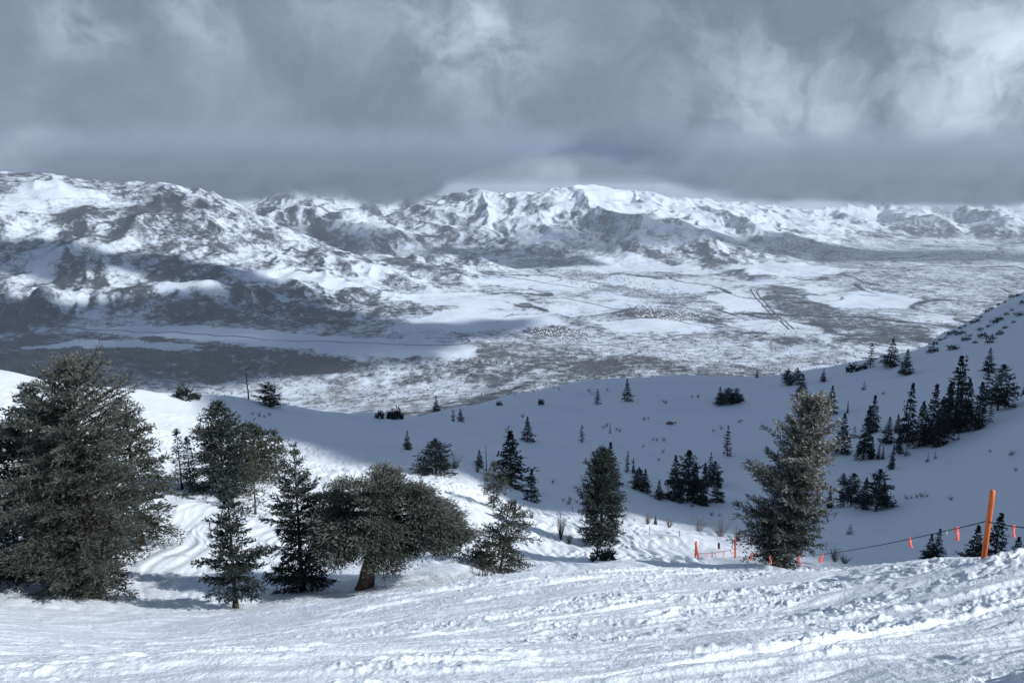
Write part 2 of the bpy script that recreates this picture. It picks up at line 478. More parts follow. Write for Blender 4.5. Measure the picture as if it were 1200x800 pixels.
# ------------------------------------------------------------------ near terrain mesh
azd = np.linspace(-radians(47), radians(47), 1380)
side = np.concatenate([radians(47) + np.cumsum(np.linspace(.004, .06, 60))])
side = side[side < pi - .02]
az_all = np.concatenate([-side[::-1], azd, side])
NR = 1560
lr = np.linspace(math.log(0.9), math.log(1290), NR)
ga = np.linspace(-AZLIM, AZLIM, 260); gl = np.linspace(math.log(0.8), math.log(1320), 380)
G = tps_q(*np.meshgrid(ga, gl, indexing='xy'))          # rows: log r, columns: azimuth

def cubic_matrix(xq, g):
    h = g[1] - g[0]
    t = np.clip((xq - g[0]) / h, 1.0, len(g) - 2.001)
    i = np.floor(t).astype(int); f = t - i
    Wm = np.zeros((len(xq), len(g)))
    k = np.arange(len(xq))
    Wm[k, i - 1] += -.5 * f + f * f - .5 * f ** 3
    Wm[k, i] += 1 - 2.5 * f * f + 1.5 * f ** 3
    Wm[k, i + 1] += .5 * f + 2 * f * f - 1.5 * f ** 3
    Wm[k, np.minimum(i + 2, len(g) - 1)] += -.5 * f * f + .5 * f ** 3
    return Wm
Q = cubic_matrix(lr, gl) @ G @ cubic_matrix(np.clip(az_all, -AZLIM, AZLIM), ga).T
AZ, R = np.meshgrid(az_all, np.exp(lr), indexing='xy')
X, Y = R * np.sin(AZ), R * np.cos(AZ)
Z = near_base_from_q(Q, AZ, R) + near_noise(X, Y, AZ, R)
nr, ncol = R.shape
V = np.stack([X, Y, Z], -1).reshape(-1, 3)
V = np.concatenate([V, [[0, 0, float(Z[0].mean())]]])
quads = grid_quads(nr, ncol, True)
fan = np.stack([np.arange(ncol), np.full(ncol, nr * ncol), (np.arange(ncol) + 1) % ncol], -1)[:, ::-1]
chop = np.concatenate([(.12 + .88 * (1 - sst(14, 60, R))).ravel() * (1 - .85 * sst(60, 130, R)).ravel(), [1]])
dirt = np.zeros(R.shape)
pd = hit(150, 660, 20)
dirt += .55 * np.exp(-(((X - pd[0]) / 5) ** 2 + ((Y - pd[1]) / 6) ** 2))
dirt = np.concatenate([dirt.ravel(), [0]])
snow_slope = link('snow_slope', mesh_np('snow_slope', V, quads[:, ::-1], fan, [M_SNOW], {'chop': ('POINT', chop), 'dirt': ('POINT', dirt)}, True))
tag(snow_slope, 'snow covered mountain slope with tracked piste, sunlit shoulder and shaded bowl', kind='structure')
del X, Y, Z, Q, AZ, R, V, quads

# ------------------------------------------------------------------ far terrain mesh
az = np.linspace(-radians(50), radians(50), 1500)
r = np.exp(np.linspace(math.log(1000), math.log(3400), 60)); r2 = np.exp(np.linspace(math.log(3400), math.log(19000), 900))[1:]
r3 = np.exp(np.linspace(math.log(19000), math.log(45000), 140))[1:]
rr = np.concatenate([r, r2, r3])
AZ, R = np.meshgrid(az.astype(f32), rr.astype(f32), indexing='xy')
X, Y = R * np.sin(AZ), R * np.cos(AZ)
Z = far_z(X, Y)

def in_poly(x, y, P):
    """signed distance, positive inside"""
    d = np.full(x.shape, 1e9, f32); ins = np.zeros(x.shape, bool)
    n = len(P)
    for i in range(n):
        a, c = P[i], P[(i + 1) % n]
        dd, _ = seg_dist(x, y, a, c)
        d = np.minimum(d, dd)
        if abs(c[1] - a[1]) > 1e-9:
            ins ^= ((a[1] > y) != (c[1] > y)) & (x < (c[0] - a[0]) * (y - a[1]) / (c[1] - a[1]) + a[0])
    return np.where(ins, d, -d)

REG = [  # (scrub value, strength, brown, softness m, outline in the photograph)
 (.80, 1, .15, 60, [(-300,396),(0,399),(150,403),(280,407),(350,414),(450,427),(430,434),(330,441),(180,449),(0,452),(-300,452)]),
 (.76, 1, .0, 90, [(-200,345),(0,352),(60,355),(72,372),(50,384),(0,392),(-200,395)]),
 (.72, .9, .05, 90, [(190,352),(300,347),(380,365),(425,376),(400,386),(300,380),(180,374)]),
 (.64, .9, .3, 120, [(370,447),(500,430),(610,402),(720,410),(820,425),(930,425),(1010,440),(900,455),(400,470)]),
 (.50, 1, 1.0, 120, [(150,452),(320,438),(500,446),(560,462),(470,500),(200,500),(100,470)]),
 (.72, .9, 0, 60, [(905,333),(960,345),(1010,372),(1090,383),(1105,400),(1000,402),(935,375),(890,350)]),
 (.54, .8, 0, 200, [(940,292),(1060,278),(1250,283),(1250,362),(1110,375),(1010,365),(960,335)]),
 (.50, .9, 0, 70, [(650,280),(700,272),(727,283),(722,305),(690,310),(660,292)]),
 (.72, .9, 0, 60, [(615,382),(655,380),(705,396),(690,400),(630,397)]),
 (.55, .8, 0, 90, [(600,308),(690,318),(800,335),(850,350),(800,362),(730,345),(640,330)]),
 (.60, .8, .3, 60, [(430,405),(490,398),(560,405),(600,398),(620,412),(520,428),(450,420)]),
 (.45, .8, .5, 90, [(620,398),(760,392),(900,400),(1000,415),(960,440),(820,425),(700,412)]),
 (.06, 1, 0, 60, [(500,371),(560,362),(650,366),(660,380),(560,388),(440,392)]),
 (.05, 1, 0, 60, [(690,303),(720,297),(840,318),(760,318),(700,312)]),
 (.05, 1, 0, 50, [(825,348),(868,338),(885,352),(902,368),(860,366)]),
 (.05, 1, 0, 40, [(605,268),(660,272),(655,284),(610,284)]),
 (.10, 1, 0, 30, [(105,383),(300,386),(470,396),(560,406),(555,420),(440,416),(300,404),(120,392)]),
 (.10, 1, 0, 25, [(20,408),(150,407),(230,410),(230,404),(90,398)]),
 (.12, .9, 0, 60, [(170,334),(210,330),(255,332),(262,342),(240,346),(190,342)]),
 (.15, .8, 0, 80, [(30,212),(110,222),(120,240),(0,250),(0,230)]),
 (.04, 1, 0, 40, [(560,326),(640,324),(706,334),(690,340),(600,337)]),
 (.04, 1, 0, 40, [(470,346),(560,342),(620,352),(600,360),(500,358)]),
 (.06, 1, 0, 60, [(860,312),(940,308),(1000,316),(960,324),(880,322)]),
 (.06, 1, 0, 50, [(940,348),(1020,340),(1085,352),(1050,362),(980,360)]),
 (.06, 1, 0, 40, [(700,378),(790,372),(845,382),(800,390),(720,388)]),
 (.06, 1, 0, 60, [(300,318),(380,322),(440,334),(400,340),(330,330)]),
 (.08, .9, 0, 50, [(700,330),(800,345),(840,340),(800,330),(720,322)]),
]
h = Z - FLOOR_Z
# slope/aspect
dzr = np.gradient(Z, axis=0) / np.gradient(R, axis=0); dza = np.gradient(Z, axis=1) / (R * np.gradient(AZ, axis=1))
slope = np.hypot(dzr, dza)
gx = dzr * np.sin(AZ) + dza * np.cos(AZ)                 # +x is towards the sun: sunny faces fall to +x
scrub = .50 + .17 * fbm(X / 1300, Y / 1300, 3, 201) + .20 * fbm(X / 300, Y / 420, 4, 206)
curv = fbm(X / 330, Y / 330, 3, 209)
scrub += .05 + np.clip(gx, -.5, .5) * .45 + .07 * curv * np.clip(h / 200, 0, 1) + .05 * np.clip(h / 150, 0, 1)  # aspect term puts shade into the colour: more scrub on faces away from sun
high = sst(500, 900, h)
scrub += .07 * np.clip(h / 150, 0, 1) * (X < -1800) * (Y < 10500)
scrub -= .22 * sst(120, 350, h) * sst(8600, 9600, Y) * sst(-2200, -200, X) + .04 * sst(150, 400, h) * (Y > 9300)
scrub -= .10 * high * (1 - (X < -1800) * (Y < 10500)) + .10 * sst(9000, 14000, R) * (X > 0)
# straight field edges on the valley floor
flat = (1 - np.clip(h / 90, 0, 1)) * sst(5000, 6000, R)
ca, sa_ = cos(.5), sin(.5)
fxx = (X * ca + Y * sa_) / 520; fyy = (-X * sa_ + Y * ca) / 820
fh = (_hash(np.floor(fxx + .3 * np.floor(fyy)).astype(np.int64), np.floor(fyy).astype(np.int64), 5) / 63.0).astype(f32)
scrub += flat * ((fh - .45) * .55 - .18)
brown = .25 * np.clip(fbm(X / 900, Y / 900, 3, 212) + .2, 0, 1)
wob = 1.0
for val, st_, brn, so, poly in REG:
    P = [fhit(*p)[:2] for p in poly]
    sc_ = max(so, 30)
    d = in_poly(X, Y, P) + sc_ * 1.3 * fbm(X / (sc_ * 4), Y / (sc_ * 4), 3, 230)
    k = sst(-so, so, d) * st_
    scrub = scrub * (1 - k) + (val + .10 * curv) * k
    brown = brown * (1 - k) + brn * k
# tree-lined creeks on the valley floor
crk = np.abs(fbm(X / 2300 + 3, Y / 2300, 3, 240))
scrub += flat * .45 * (1 - sst(.012, .035, crk))
scrub = np.clip(scrub, 0, 1)
V = np.stack([X, Y, Z], -1).reshape(-1, 3)
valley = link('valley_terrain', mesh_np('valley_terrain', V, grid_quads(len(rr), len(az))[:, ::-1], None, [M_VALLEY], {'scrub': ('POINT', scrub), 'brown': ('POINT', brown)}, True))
tag(valley, 'broad snow covered valley with scrub patches, foothills and mountain ranges', kind='structure')

# ------------------------------------------------------------------ roads across the valley
def road(name, uv, width, mat, label, off=2.5):
    P = np.array([fhit(*p)[:2] for p in uv])
    out = [P[0]]
    for a, c in zip(P[:-1], P[1:]):
        n = max(2, int(np.hypot(*(c - a)) / 25))
        for k in range(1, n + 1): out.append(a + (c - a) * k / n)
    out = np.array(out)
    for _ in range(12): out[1:-1] = (out[:-2] + 2 * out[1:-1] + out[2:]) / 4
    t = np.gradient(out, axis=0); t /= np.linalg.norm(t, axis=1, keepdims=True) + 1e-9
    nrm = np.stack([-t[:, 1], t[:, 0]], -1)
    L_, R_ = out + nrm * width / 2, out - nrm * width / 2
    V = np.concatenate([np.c_[L_, far_z(L_[:, 0], L_[:, 1]) + off], np.c_[R_, far_z(R_[:, 0], R_[:, 1]) + off]])
    n = len(out); i = np.arange(n - 1)
    q = np.stack([i, i + 1, n + i + 1, n + i], -1)
    o = link(name, mesh_np(name, V, q, None, [mat]))
    return tag(o, label, kind='structure')

road('highway', [(925,386),(903,368),(884,347),(879,339),(886,335),(925,333),(980,322)], 10, M_ASPH, 'dark highway carriageway crossing the snowy valley floor')
road('highway', [(931,386),(909,368),(892,350),(886,341),(891,338),(928,336),(984,325)], 10, M_ASPH, 'second dark highway carriageway beside the first')
road('valley_road', [(60,384),(150,388),(300,397),(400,401),(480,405),(540,405),(556,400),(545,396)], 11, M_ASPH, 'thin dark road along the snowy flats below the scrub hill')
road('valley_road', [(600,345),(660,349),(720,362),(800,377),(880,392)], 11, M_GREYR, 'grey road past the town on the valley floor')
road('valley_road', [(560,409),(680,405),(760,399),(800,392),(840,391)], 11, M_GREYR, 'grey road over the low hill nearest the bowl')
road('valley_road', [(330,293),(420,303),(520,316),(600,325),(700,338)], 16, M_ASPH, 'dark straight road at the foot of the mountains')

# ------------------------------------------------------------------ town houses and valley trees (far masses)
def scatter_poly(uv, n, rng):
    P = np.array([fhit(*p)[:2] for p in uv])
    lo, hi = P.min(0), P.max(0)
    out = np.zeros((0, 2))
    while len(out) < n:
        c = rng.uniform(lo, hi, (n * 3, 2))
        out = np.concatenate([out, c[in_poly(c[:, 0].astype(f32), c[:, 1].astype(f32), P) > 0]])
    return out[:n]

rng = np.random.default_rng(11)
pts = [scatter_poly([(640,312),(700,318),(790,335),(830,350),(800,360),(730,345),(660,330)], 420, rng),
       scatter_poly([(735,357),(775,360),(830,372),(800,378),(745,372)], 330, rng),
       scatter_poly([(615,383),(655,381),(705,396),(690,400),(630,397)], 260, rng),
       scatter_poly([(480,296),(600,302),(610,320),(520,318)], 200, rng),
       scatter_poly([(960,300),(1080,300),(1100,345),(980,340)], 160, rng)]
P = np.concatenate(pts)
n = len(P); zz = far_z(P[:, 0], P[:, 1]); th = rng.choice([0, pi / 2], n) + rng.normal(.4, .15, n)
sx, sy, hh = rng.uniform(9, 15, n) / 2, rng.uniform(7, 10, n) / 2, rng.uniform(4, 6.5, n)
base = np.array([(-1,-1,0),(1,-1,0),(1,1,0),(-1,1,0),(-1,-1,1),(1,-1,1),(1,1,1),(-1,1,1),(-1,0,1.6),(1,0,1.6)], float)
V = np.repeat(base[None], n, 0) * np.stack([sx, sy, hh], -1)[:, None]
c_, s_ = np.cos(th)[:, None], np.sin(th)[:, None]
V = np.stack([V[..., 0] * c_ - V[..., 1] * s_ + P[:, :1], V[..., 0] * s_ + V[..., 1] * c_ + P[:, 1:], V[..., 2] + zz[:, None] - 1], -1)
qb = np.array([(0,1,5,4),(1,2,6,5),(2,3,7,6),(3,0,4,7),(4,5,9,8),(6,7,8,9)]); tb = np.array([(5,6,9),(7,4,8)])
offs = (np.arange(n) * 10)[:, None, None]
mi = np.concatenate([np.tile([0, 0, 0, 0, 1, 1], n), np.zeros(2 * n)])
o = link('town_houses', mesh_np('town_houses', V.reshape(-1, 3), (qb[None] + offs).reshape(-1, 4), (tb[None] + offs).reshape(-1, 3), [M_HOUSE, M_ROOFS], mat_idx=mi))
tag(o, 'tiny houses of the town and villages far down on the valley floor', kind='stuff')

cand_i = rng.integers(0, X.size, 120000)
Xf, Yf, Zf, Sf, Rf = X.ravel()[cand_i], Y.ravel()[cand_i], Z.ravel()[cand_i], scrub.ravel()[cand_i], R.ravel()[cand_i]
keep = (Rf > 3600) & (Rf < 14000) & (np.abs(np.arctan2(Xf, Yf)) < radians(42)) & (rng.random(len(Xf)) < (Sf - .25) * .7)
Xf, Yf, Zf = Xf[keep] + rng.normal(0, 25, keep.sum()), Yf[keep] + rng.normal(0, 25, keep.sum()), 0
Xf, Yf = Xf[:16000], Yf[:16000]
Zf = far_z(Xf, Yf); n = len(Xf)
k = 5; aa = np.arange(k) / k * 2 * pi
rad = rng.uniform(2, 5, n); hh = rng.uniform(4, 8, n)
jit = rng.uniform(.7, 1.3, (n, 2, k))
ring = np.stack([np.cos(aa), np.sin(aa)], -1)
V1 = np.concatenate([ring[None] * (rad[:, None] * jit[:, 0])[..., None] * .7, np.zeros((n, k, 1))], -1)
V2 = np.concatenate([ring[None] * (rad[:, None] * jit[:, 1])[..., None], (hh * .5)[:, None, None] * np.ones((n, k, 1))], -1)
V3 = np.stack([np.zeros(n), np.zeros(n), hh], -1)[:, None]
V = np.concatenate([V1, V2, V3], 1) + np.stack([Xf, Yf, Zf - .5], -1)[:, None]
i = np.arange(k); j = (i + 1) % k
qb = np.stack([i, j, k + j, k + i], -1); tb = np.stack([k + i, k + j, np.full(k, 2 * k)], -1)
offs = (np.arange(n) * (2 * k + 1))[:, None, None]
o = link('valley_trees', mesh_np('valley_trees', V.reshape(-1, 3), (qb[None] + offs).reshape(-1, 4), (tb[None] + offs).reshape(-1, 3), [M_VTREE]))
tag(o, 'thickets and bare trees dotted over the far valley floor and hills', kind='stuff')
del X, Y, Z, AZ, R, V, scrub, brown, slope, gx, dzr, dza


# ------------------------------------------------------------------ conifers
def unit(v):
    return v / (np.linalg.norm(v, axis=-1, keepdims=True) + 1e-9)

def tube(path, rad, k=6):
    path = np.asarray(path, float); n = len(path)
    t = unit(np.gradient(path, axis=0))
    ref = np.where(np.abs(t[:, 2:3]) > .9, np.array([[1., 0, 0]]), np.array([[0, 0, 1.]]))
    a = unit(np.cross(t, ref)); b_ = np.cross(t, a)
    an = np.arange(k) / k * 2 * pi
    V = path[:, None] + np.asarray(rad)[:, None, None] * (a[:, None] * np.cos(an)[None, :, None] + b_[:, None] * np.sin(an)[None, :, None])
    V = V.reshape(-1, 3)
    q = grid_quads(n, k, True)
    V = np.concatenate([V, path[-1:]])
    i = np.arange(k) + (n - 1) * k
    t3 = np.stack([i, np.roll(i, -1), np.full(k, n * k)], -1)
    return V, q, t3

class Buf:
    def __init__(s): s.V, s.Q, s.T, s.n = [], [], [], 0
    def add(s, V, Q=None, T=None):
        s.V.append(V)
        if Q is not None and len(Q): s.Q.append(Q + s.n)
        if T is not None and len(T): s.T.append(T + s.n)
        s.n += len(V)
    def mesh(s, name, mats, smooth=True):
        return mesh_np(name, np.concatenate(s.V), np.concatenate(s.Q) if s.Q else None, np.concatenate(s.T) if s.T else None, mats, smooth=smooth)

def sprays_mesh(name, P, D, Ln, Wd, tint, mat, rng):
    P, D = np.concatenate(P), unit(np.concatenate(D)); Ln, Wd, tint = np.concatenate(Ln), np.concatenate(Wd), np.concatenate(tint)
    n = len(P)
    a = unit(np.cross(D, unit(rng.normal(size=(n, 3)))))
    c = np.cross(D, a)
    Wd = Wd[:, None]; Ln = Ln[:, None]
    V = np.stack([P, P + D * Ln * .5 + a * Wd * .5 + c * Wd * .12, P + D * Ln, P + D * Ln * .5 - a * Wd * .5 + c * Wd * .12], 1).reshape(-1, 3)
    q = np.arange(n * 4).reshape(n, 4)
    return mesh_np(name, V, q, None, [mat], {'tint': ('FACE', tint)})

def make_tree(seed, H, prof, nb=120, e0=-.15, e1=.55, droop=.25, lift=.0, bare=.06, spacing=.09, tw_sp=.13, twl=.34, sl=.17, sw=.045,
              irr=.25, bushy=.15, trunk_r=None, path=None, asym=None, mat=None, bark=None, frost=None, whorl=0, inner=.15, top_spray=True, keep=None, tipcut=0., gap=None, dark=0., limb=.028):
    """trunk mesh (with limbs) and crown mesh of needle sprays. prof(t): crown radius at relative height t."""
    rng = np.random.default_rng(seed)
    mat = mat or M_FIR; bark = bark or M_BARK
    tr = trunk_r or H * .018
    if path is None:
        bend_a = rng.uniform(0, 6.28); bend = rng.uniform(0, .012) * H
        path = lambda t: np.array([bend * sin(3 * t) * cos(bend_a), bend * sin(3 * t) * sin(bend_a), t * H])
    tb = Buf()
    ts = np.linspace(0, 1, 14)
    ts = np.concatenate([[-.05], ts])
    pts_ = np.array([path(max(t, 0)) if t >= 0 else path(0) - np.array([0, 0, .05 * H]) for t in ts])
    rad = tr * np.clip(1.25 * np.exp(-ts * 12) * .5 + (1 - ts) ** .8, .05, 2)
    tb.add(*tube(pts_, rad, 8))
    P, D, Ln, Wd, Tn = [], [], [], [], []
    hs = bare + (1 - bare) * np.sort(rng.random(nb) ** 1.05)
    if whorl:
        hs = np.clip(np.round(hs * whorl) / whorl + rng.normal(0, .006, nb), bare, .995)
    phi0 = rng.uniform(0, 6.28)
    for i, t in enumerate(hs):
        ph = phi0 + i * 2.39996 + rng.normal(0, .35)
        if gap and gap(t, ph, rng): continue
        Rm = prof(t)
        if asym: Rm = Rm * asym(t, ph)
        L = Rm * (1 + rng.normal(0, irr)) if rng.random() > .12 else Rm * rng.uniform(.45, .8)
        if L < .03 * H * .3: L = .012 * H + .02
        el = e0 + (e1 - e0) * t + rng.normal(0, .12)
        o = path(t)
        dh = np.array([cos(ph), sin(ph), 0])
        n = max(4, int(L / (tw_sp * 1.6)))
        s = np.linspace(0, 1, max(n, 5))
        cv = o[None] + L * (s[:, None] * (dh * cos(el))[None] + np.stack([0 * s, 0 * s, s * sin(el) - droop * s ** 2 + lift * s ** 3], -1))
        wob = rng.normal(0, .035 * L, 3); cv = cv + (s ** 1.5)[:, None] * np.sin(s * 4 + rng.uniform(0, 6))[:, None] * wob
        if L > .25 * sl: tb.add(*tube(cv[:: max(1, len(cv) // 5)] if len(cv) > 8 else cv, np.linspace(max(limb * tr * 8 * min(1, L / (prof(.3) + .01)), .006), .004, len(cv[:: max(1, len(cv) // 5)] if len(cv) > 8 else cv)), 3))
        # twigs on both sides
        nt_ = max(3, int(L * (1 - inner) / tw_sp))
        st = inner + (1 - inner) * (np.arange(nt_) + rng.random(nt_)) / nt_
        base = np.stack([np.interp(st, s, cv[:, k]) for k in range(3)], -1)
        tang = unit(np.stack([np.interp(np.minimum(st + .05, 1), s, cv[:, k]) - np.interp(np.maximum(st - .05, 0), s, cv[:, k]) for k in range(3)], -1))
        lat = unit(np.cross(tang, np.array([0, 0, 1.])))
        for sd in (-1, 1):
            tl = twl * L * (1.05 - st) ** .65 * (.5 + .5 * np.minimum(st * 3, 1)) * rng.uniform(.6, 1.25, nt_) + sl * .5 * (1 - t if tipcut else 1)
            aa = rng.uniform(.55, 1.05, nt_)[:, None]
            td = unit(tang * np.cos(aa) + sd * lat * np.sin(aa) + rng.normal(0, bushy, (nt_, 3)) + np.array([0, 0, bushy * .35]))
            m = np.maximum(1, (tl / spacing).astype(int))
            rep = np.repeat(np.arange(nt_), m)
            loc = np.concatenate([(np.arange(x) + rng.random(x)) / x for x in m])
            p = base[rep] + td[rep] * (tl[rep] * loc)[:, None]
            p[:, 2] -= .18 * tl[rep] * loc ** 2
            k = len(p)
            d = unit(td[rep] + rng.normal(0, .42, (k, 3)))
            P.append(p); D.append(d)
            Ln.append(sl * (1 - tipcut * t) * rng.uniform(.7, 1.3, k)); Wd.append(sw * rng.uniform(.7, 1.3, k))
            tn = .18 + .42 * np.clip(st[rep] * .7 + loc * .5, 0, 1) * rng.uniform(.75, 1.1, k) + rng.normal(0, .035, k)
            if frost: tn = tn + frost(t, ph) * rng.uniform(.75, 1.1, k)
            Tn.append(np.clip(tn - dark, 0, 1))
        k = max(3, int(L / spacing * .8))
        ss = rng.uniform(inner, 1, k)
        p = np.stack([np.interp(ss, s, cv[:, q_]) for q_ in range(3)], -1)
        P.append(p); D.append(unit(dh[None] * .8 + rng.normal(0, .5, (k, 3)) + [0, 0, .2]))
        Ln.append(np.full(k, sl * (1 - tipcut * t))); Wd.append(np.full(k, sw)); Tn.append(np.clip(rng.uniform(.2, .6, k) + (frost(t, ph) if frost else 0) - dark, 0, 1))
    if top_spray:
        k = 40
        t = rng.uniform(.9, 1.0, k); p = np.array([path(x) for x in t])
        P.append(p); D.append(unit(rng.normal(0, .45, (k, 3)) + [0, 0, .9])); Ln.append(np.full(k, sl * (1.05 - .6 * tipcut))); Wd.append(np.full(k, sw)); Tn.append(np.clip(rng.uniform(.3, .6, k) + (frost(1, 0) if frost else 0), 0, 1))
    return tb.mesh('trunk', [bark]), sprays_mesh('crown', P, D, Ln, Wd, Tn, mat, rng)

def cone(R, p=.9, top=.02, low=1.0, lowh=.12):
    """conical crown: widest a little above the lowest branches"""
    return lambda t: R * (max(1 - t, 0) ** p) * (low + (1 - low) * min(t / lowh, 1)) + top
def egg(R, tm=.35, p=1.7, base=.5):
    def f(t):
        if t < tm: return R * (base + (1 - base) * sin(t / tm * pi / 2))
        return R * max(1 - ((t - tm) / (1 - tm)) ** p, 0) ** .75 + .02
    return f

def place(name, label, meshes, loc, sc=(1, 1, 1), rz=0., group=None, tilt=(0, 0)):
    e = empty(name, loc, label, 'tree', group)
    e.rotation_euler = (tilt[0], tilt[1], rz); e.scale = sc
    for nm, me in zip(('trunk', 'crown'), meshes):
        link(nm, me, e)
    return e

def size_at(u, vb, vt, p):
    """metres of height that span the rows vb..vt at point p"""
    r = math.hypot(p[0], p[1])
    q = pt(u, vt, r)
    return q[2] - p[2]

def base_pt(u, v, r=None, sink=.06):
    if r is None:
        p = hit(u, v, 20)
    else:
        a, _ = azw(u, v); p = np.array([r * sin(a), r * cos(a), 0]); p[2] = near_z(p[0], p[1])[0]
    p = p.copy(); p[2] -= sink
    return p

def hero(name, label, u, vb, vt, r, build, group=None, rz=0, tilt=(0, 0)):
    p = base_pt(u, vb, r)
    H = size_at(u, vb, vt, p)
    px = math.hypot(*p[:2]) / FPX * 1.08                # metres per photo pixel here
    return place(name, label, build(H, px), p, rz=rz, group=group, tilt=tilt)

HG = 'conifers on the sunlit slope'
R_ = random.Random(3)

# the big rimed fir of the left cluster and its companions
def b_main(H, px):
    pr = lambda t: .93 * px * (np.interp(t, [0, .06, .2, .35, .5, .65, .8, .9, 1], [18, 42, 60, 72, 74, 66, 56, 40, 6]))
    return make_tree(21, H, pr, nb=290, e0=-.22, e1=.75, droop=.16, lift=.10, bare=.05, spacing=.05, tw_sp=.115, twl=.33, sl=.15, sw=.036, irr=.16, bushy=.28,
                     trunk_r=.26, mat=M_PINE, frost=lambda t, ph: .30 * sst(.45, 1, t), asym=lambda t, ph: 1 + .22 * cos(ph - .4) * (t > .75) - .10 * cos(ph) * (t < .6))
hero('fir_tree', 'largest grey green fir, tallest of the dense cluster at the left, bare lower trunk', 110, 690, 420, 31, b_main, HG)
def b_back(H, px):
    pr = lambda t: px * np.interp(t, [0, .1, .35, .6, .8, 1], [45, 66, 64, 50, 32, 4])
    return make_tree(22, H, pr, nb=210, e0=-.1, e1=.7, droop=.15, bare=.05, spacing=.085, tw_sp=.17, twl=.34, sl=.24, sw=.07, irr=.2, bushy=.25, trunk_r=.2, mat=M_FIRD, frost=lambda t, ph: .18 * sst(.6, 1, t))
hero('fir_tree', 'dark blue green fir standing behind the left side of the largest grey fir', 62, 655, 450, 36, b_back, HG)
def b_right(H, px):
    pr = lambda t: .84 * px * np.interp(t, [0, .1, .4, .7, .9, 1], [30, 44, 44, 36, 24, 4])
    return make_tree(23, H, pr, nb=150, e0=-.1, e1=.6, droop=.18, bare=.06, spacing=.09, tw_sp=.17, twl=.34, sl=.23, sw=.065, irr=.2, bushy=.25, trunk_r=.16, mat=M_OLIVE, frost=lambda t, ph: .28 * sst(.45, 1, t))
hero('fir_tree', 'olive and grey fir with drooping top behind the right side of the largest fir', 163, 618, 468, 41, b_right, HG)
def b_edge(H, px):
    return make_tree(24, H, cone(px * 34, .8), nb=90, spacing=.09, tw_sp=.17, sl=.22, sw=.065, trunk_r=.1, mat=M_FIRD)
hero('fir_tree', 'dark fir cut by the left edge of the photo beside the rust coloured sapling', -6, 676, 560, 33, b_edge, HG)
def b_rust(H, px):
    return make_tree(25, H, cone(px * 12, .8), nb=30, spacing=.10, tw_sp=.14, sl=.12, sw=.03, trunk_r=.03, mat=M_RUST)
hero('fir_sapling', 'small rust brown dying sapling under the left side of the fir cluster', 24, 668, 638, 34, b_rust)

def spire(seed, rp, mat=None, nb=90):
    return lambda H, px: make_tree(seed, H, cone(px * rp, .75, .03), nb=nb, e0=-.35, e1=.35, droop=.2, bare=.05, spacing=.10, tw_sp=.16, twl=.3, sl=.2, sw=.06, irr=.2, mat=mat or M_FIR, trunk_r=.07)
hero('fir_tree', 'narrow dark spire fir touching the right side of the big left cluster', 214, 580, 503, 54, spire(26, 13), HG)
hero('fir_tree', 'thin isolated spire fir between the left cluster and the tall grey fir group', 225, 582, 513, 55, spire(27, 8, nb=70), HG)
hero('fir_sapling', 'small bushy young fir at the foot of the thin isolated spire fir', 230, 586, 556, 53, spire(28, 9, nb=40), HG)

def b_e1(H, px):
    return make_tree(31, H, lambda t: px * np.interp(t, [0, .08, .3, .55, .7, .85, 1], [28, 38, 35, 28, 25, 15, 2]), nb=190, e0=-.2, e1=.6, droop=.15, lift=.1, bare=.07, spacing=.10, tw_sp=.19, twl=.36, sl=.25, sw=.08, irr=.2, bushy=.25, trunk_r=.13, frost=lambda t, ph: .12 * t)
hero('fir_tree', 'tall conical fir left of the bushy pines on the sunlit snow', 263, 580, 471, 52, b_e1, HG)
hero('pine_tree', 'bushy dark olive pine right behind the tall conical fir', 300, 562, 499, 58, lambda H, px: make_tree(32, H, egg(px * 27, .35, 1.7, .7), nb=130, e0=-.05, e1=.7, bare=.06, spacing=.12, tw_sp=.22, sl=.28, sw=.09, bushy=.35, mat=M_OLIVE, trunk_r=.12), HG)
hero('pine_tree', 'round topped pine at the right end of the bushy pine group below the shade line', 324, 552, 507, 62, lambda H, px: make_tree(33, H, egg(px * 14, .4, 1.8, .6), nb=80, e0=-.05, e1=.7, bare=.10, spacing=.13, tw_sp=.22, sl=.28, sw=.09, bushy=.35, mat=M_OLIVE, trunk_r=.09), HG)
hero('pine_tree', 'sparse olive sapling with open lower branches in front of the bushy pines', 299, 596, 524, 47, lambda H, px: make_tree(34, H, lambda t: px * np.interp(t, [0, .1, .35, .6, 1], [14, 21, 15, 13, 2]), nb=62, e0=-.05, e1=.6, bare=.10, spacing=.12, tw_sp=.2, sl=.2, sw=.06, bushy=.3, whorl=11, mat=M_OLIVE, trunk_r=.06), HG)

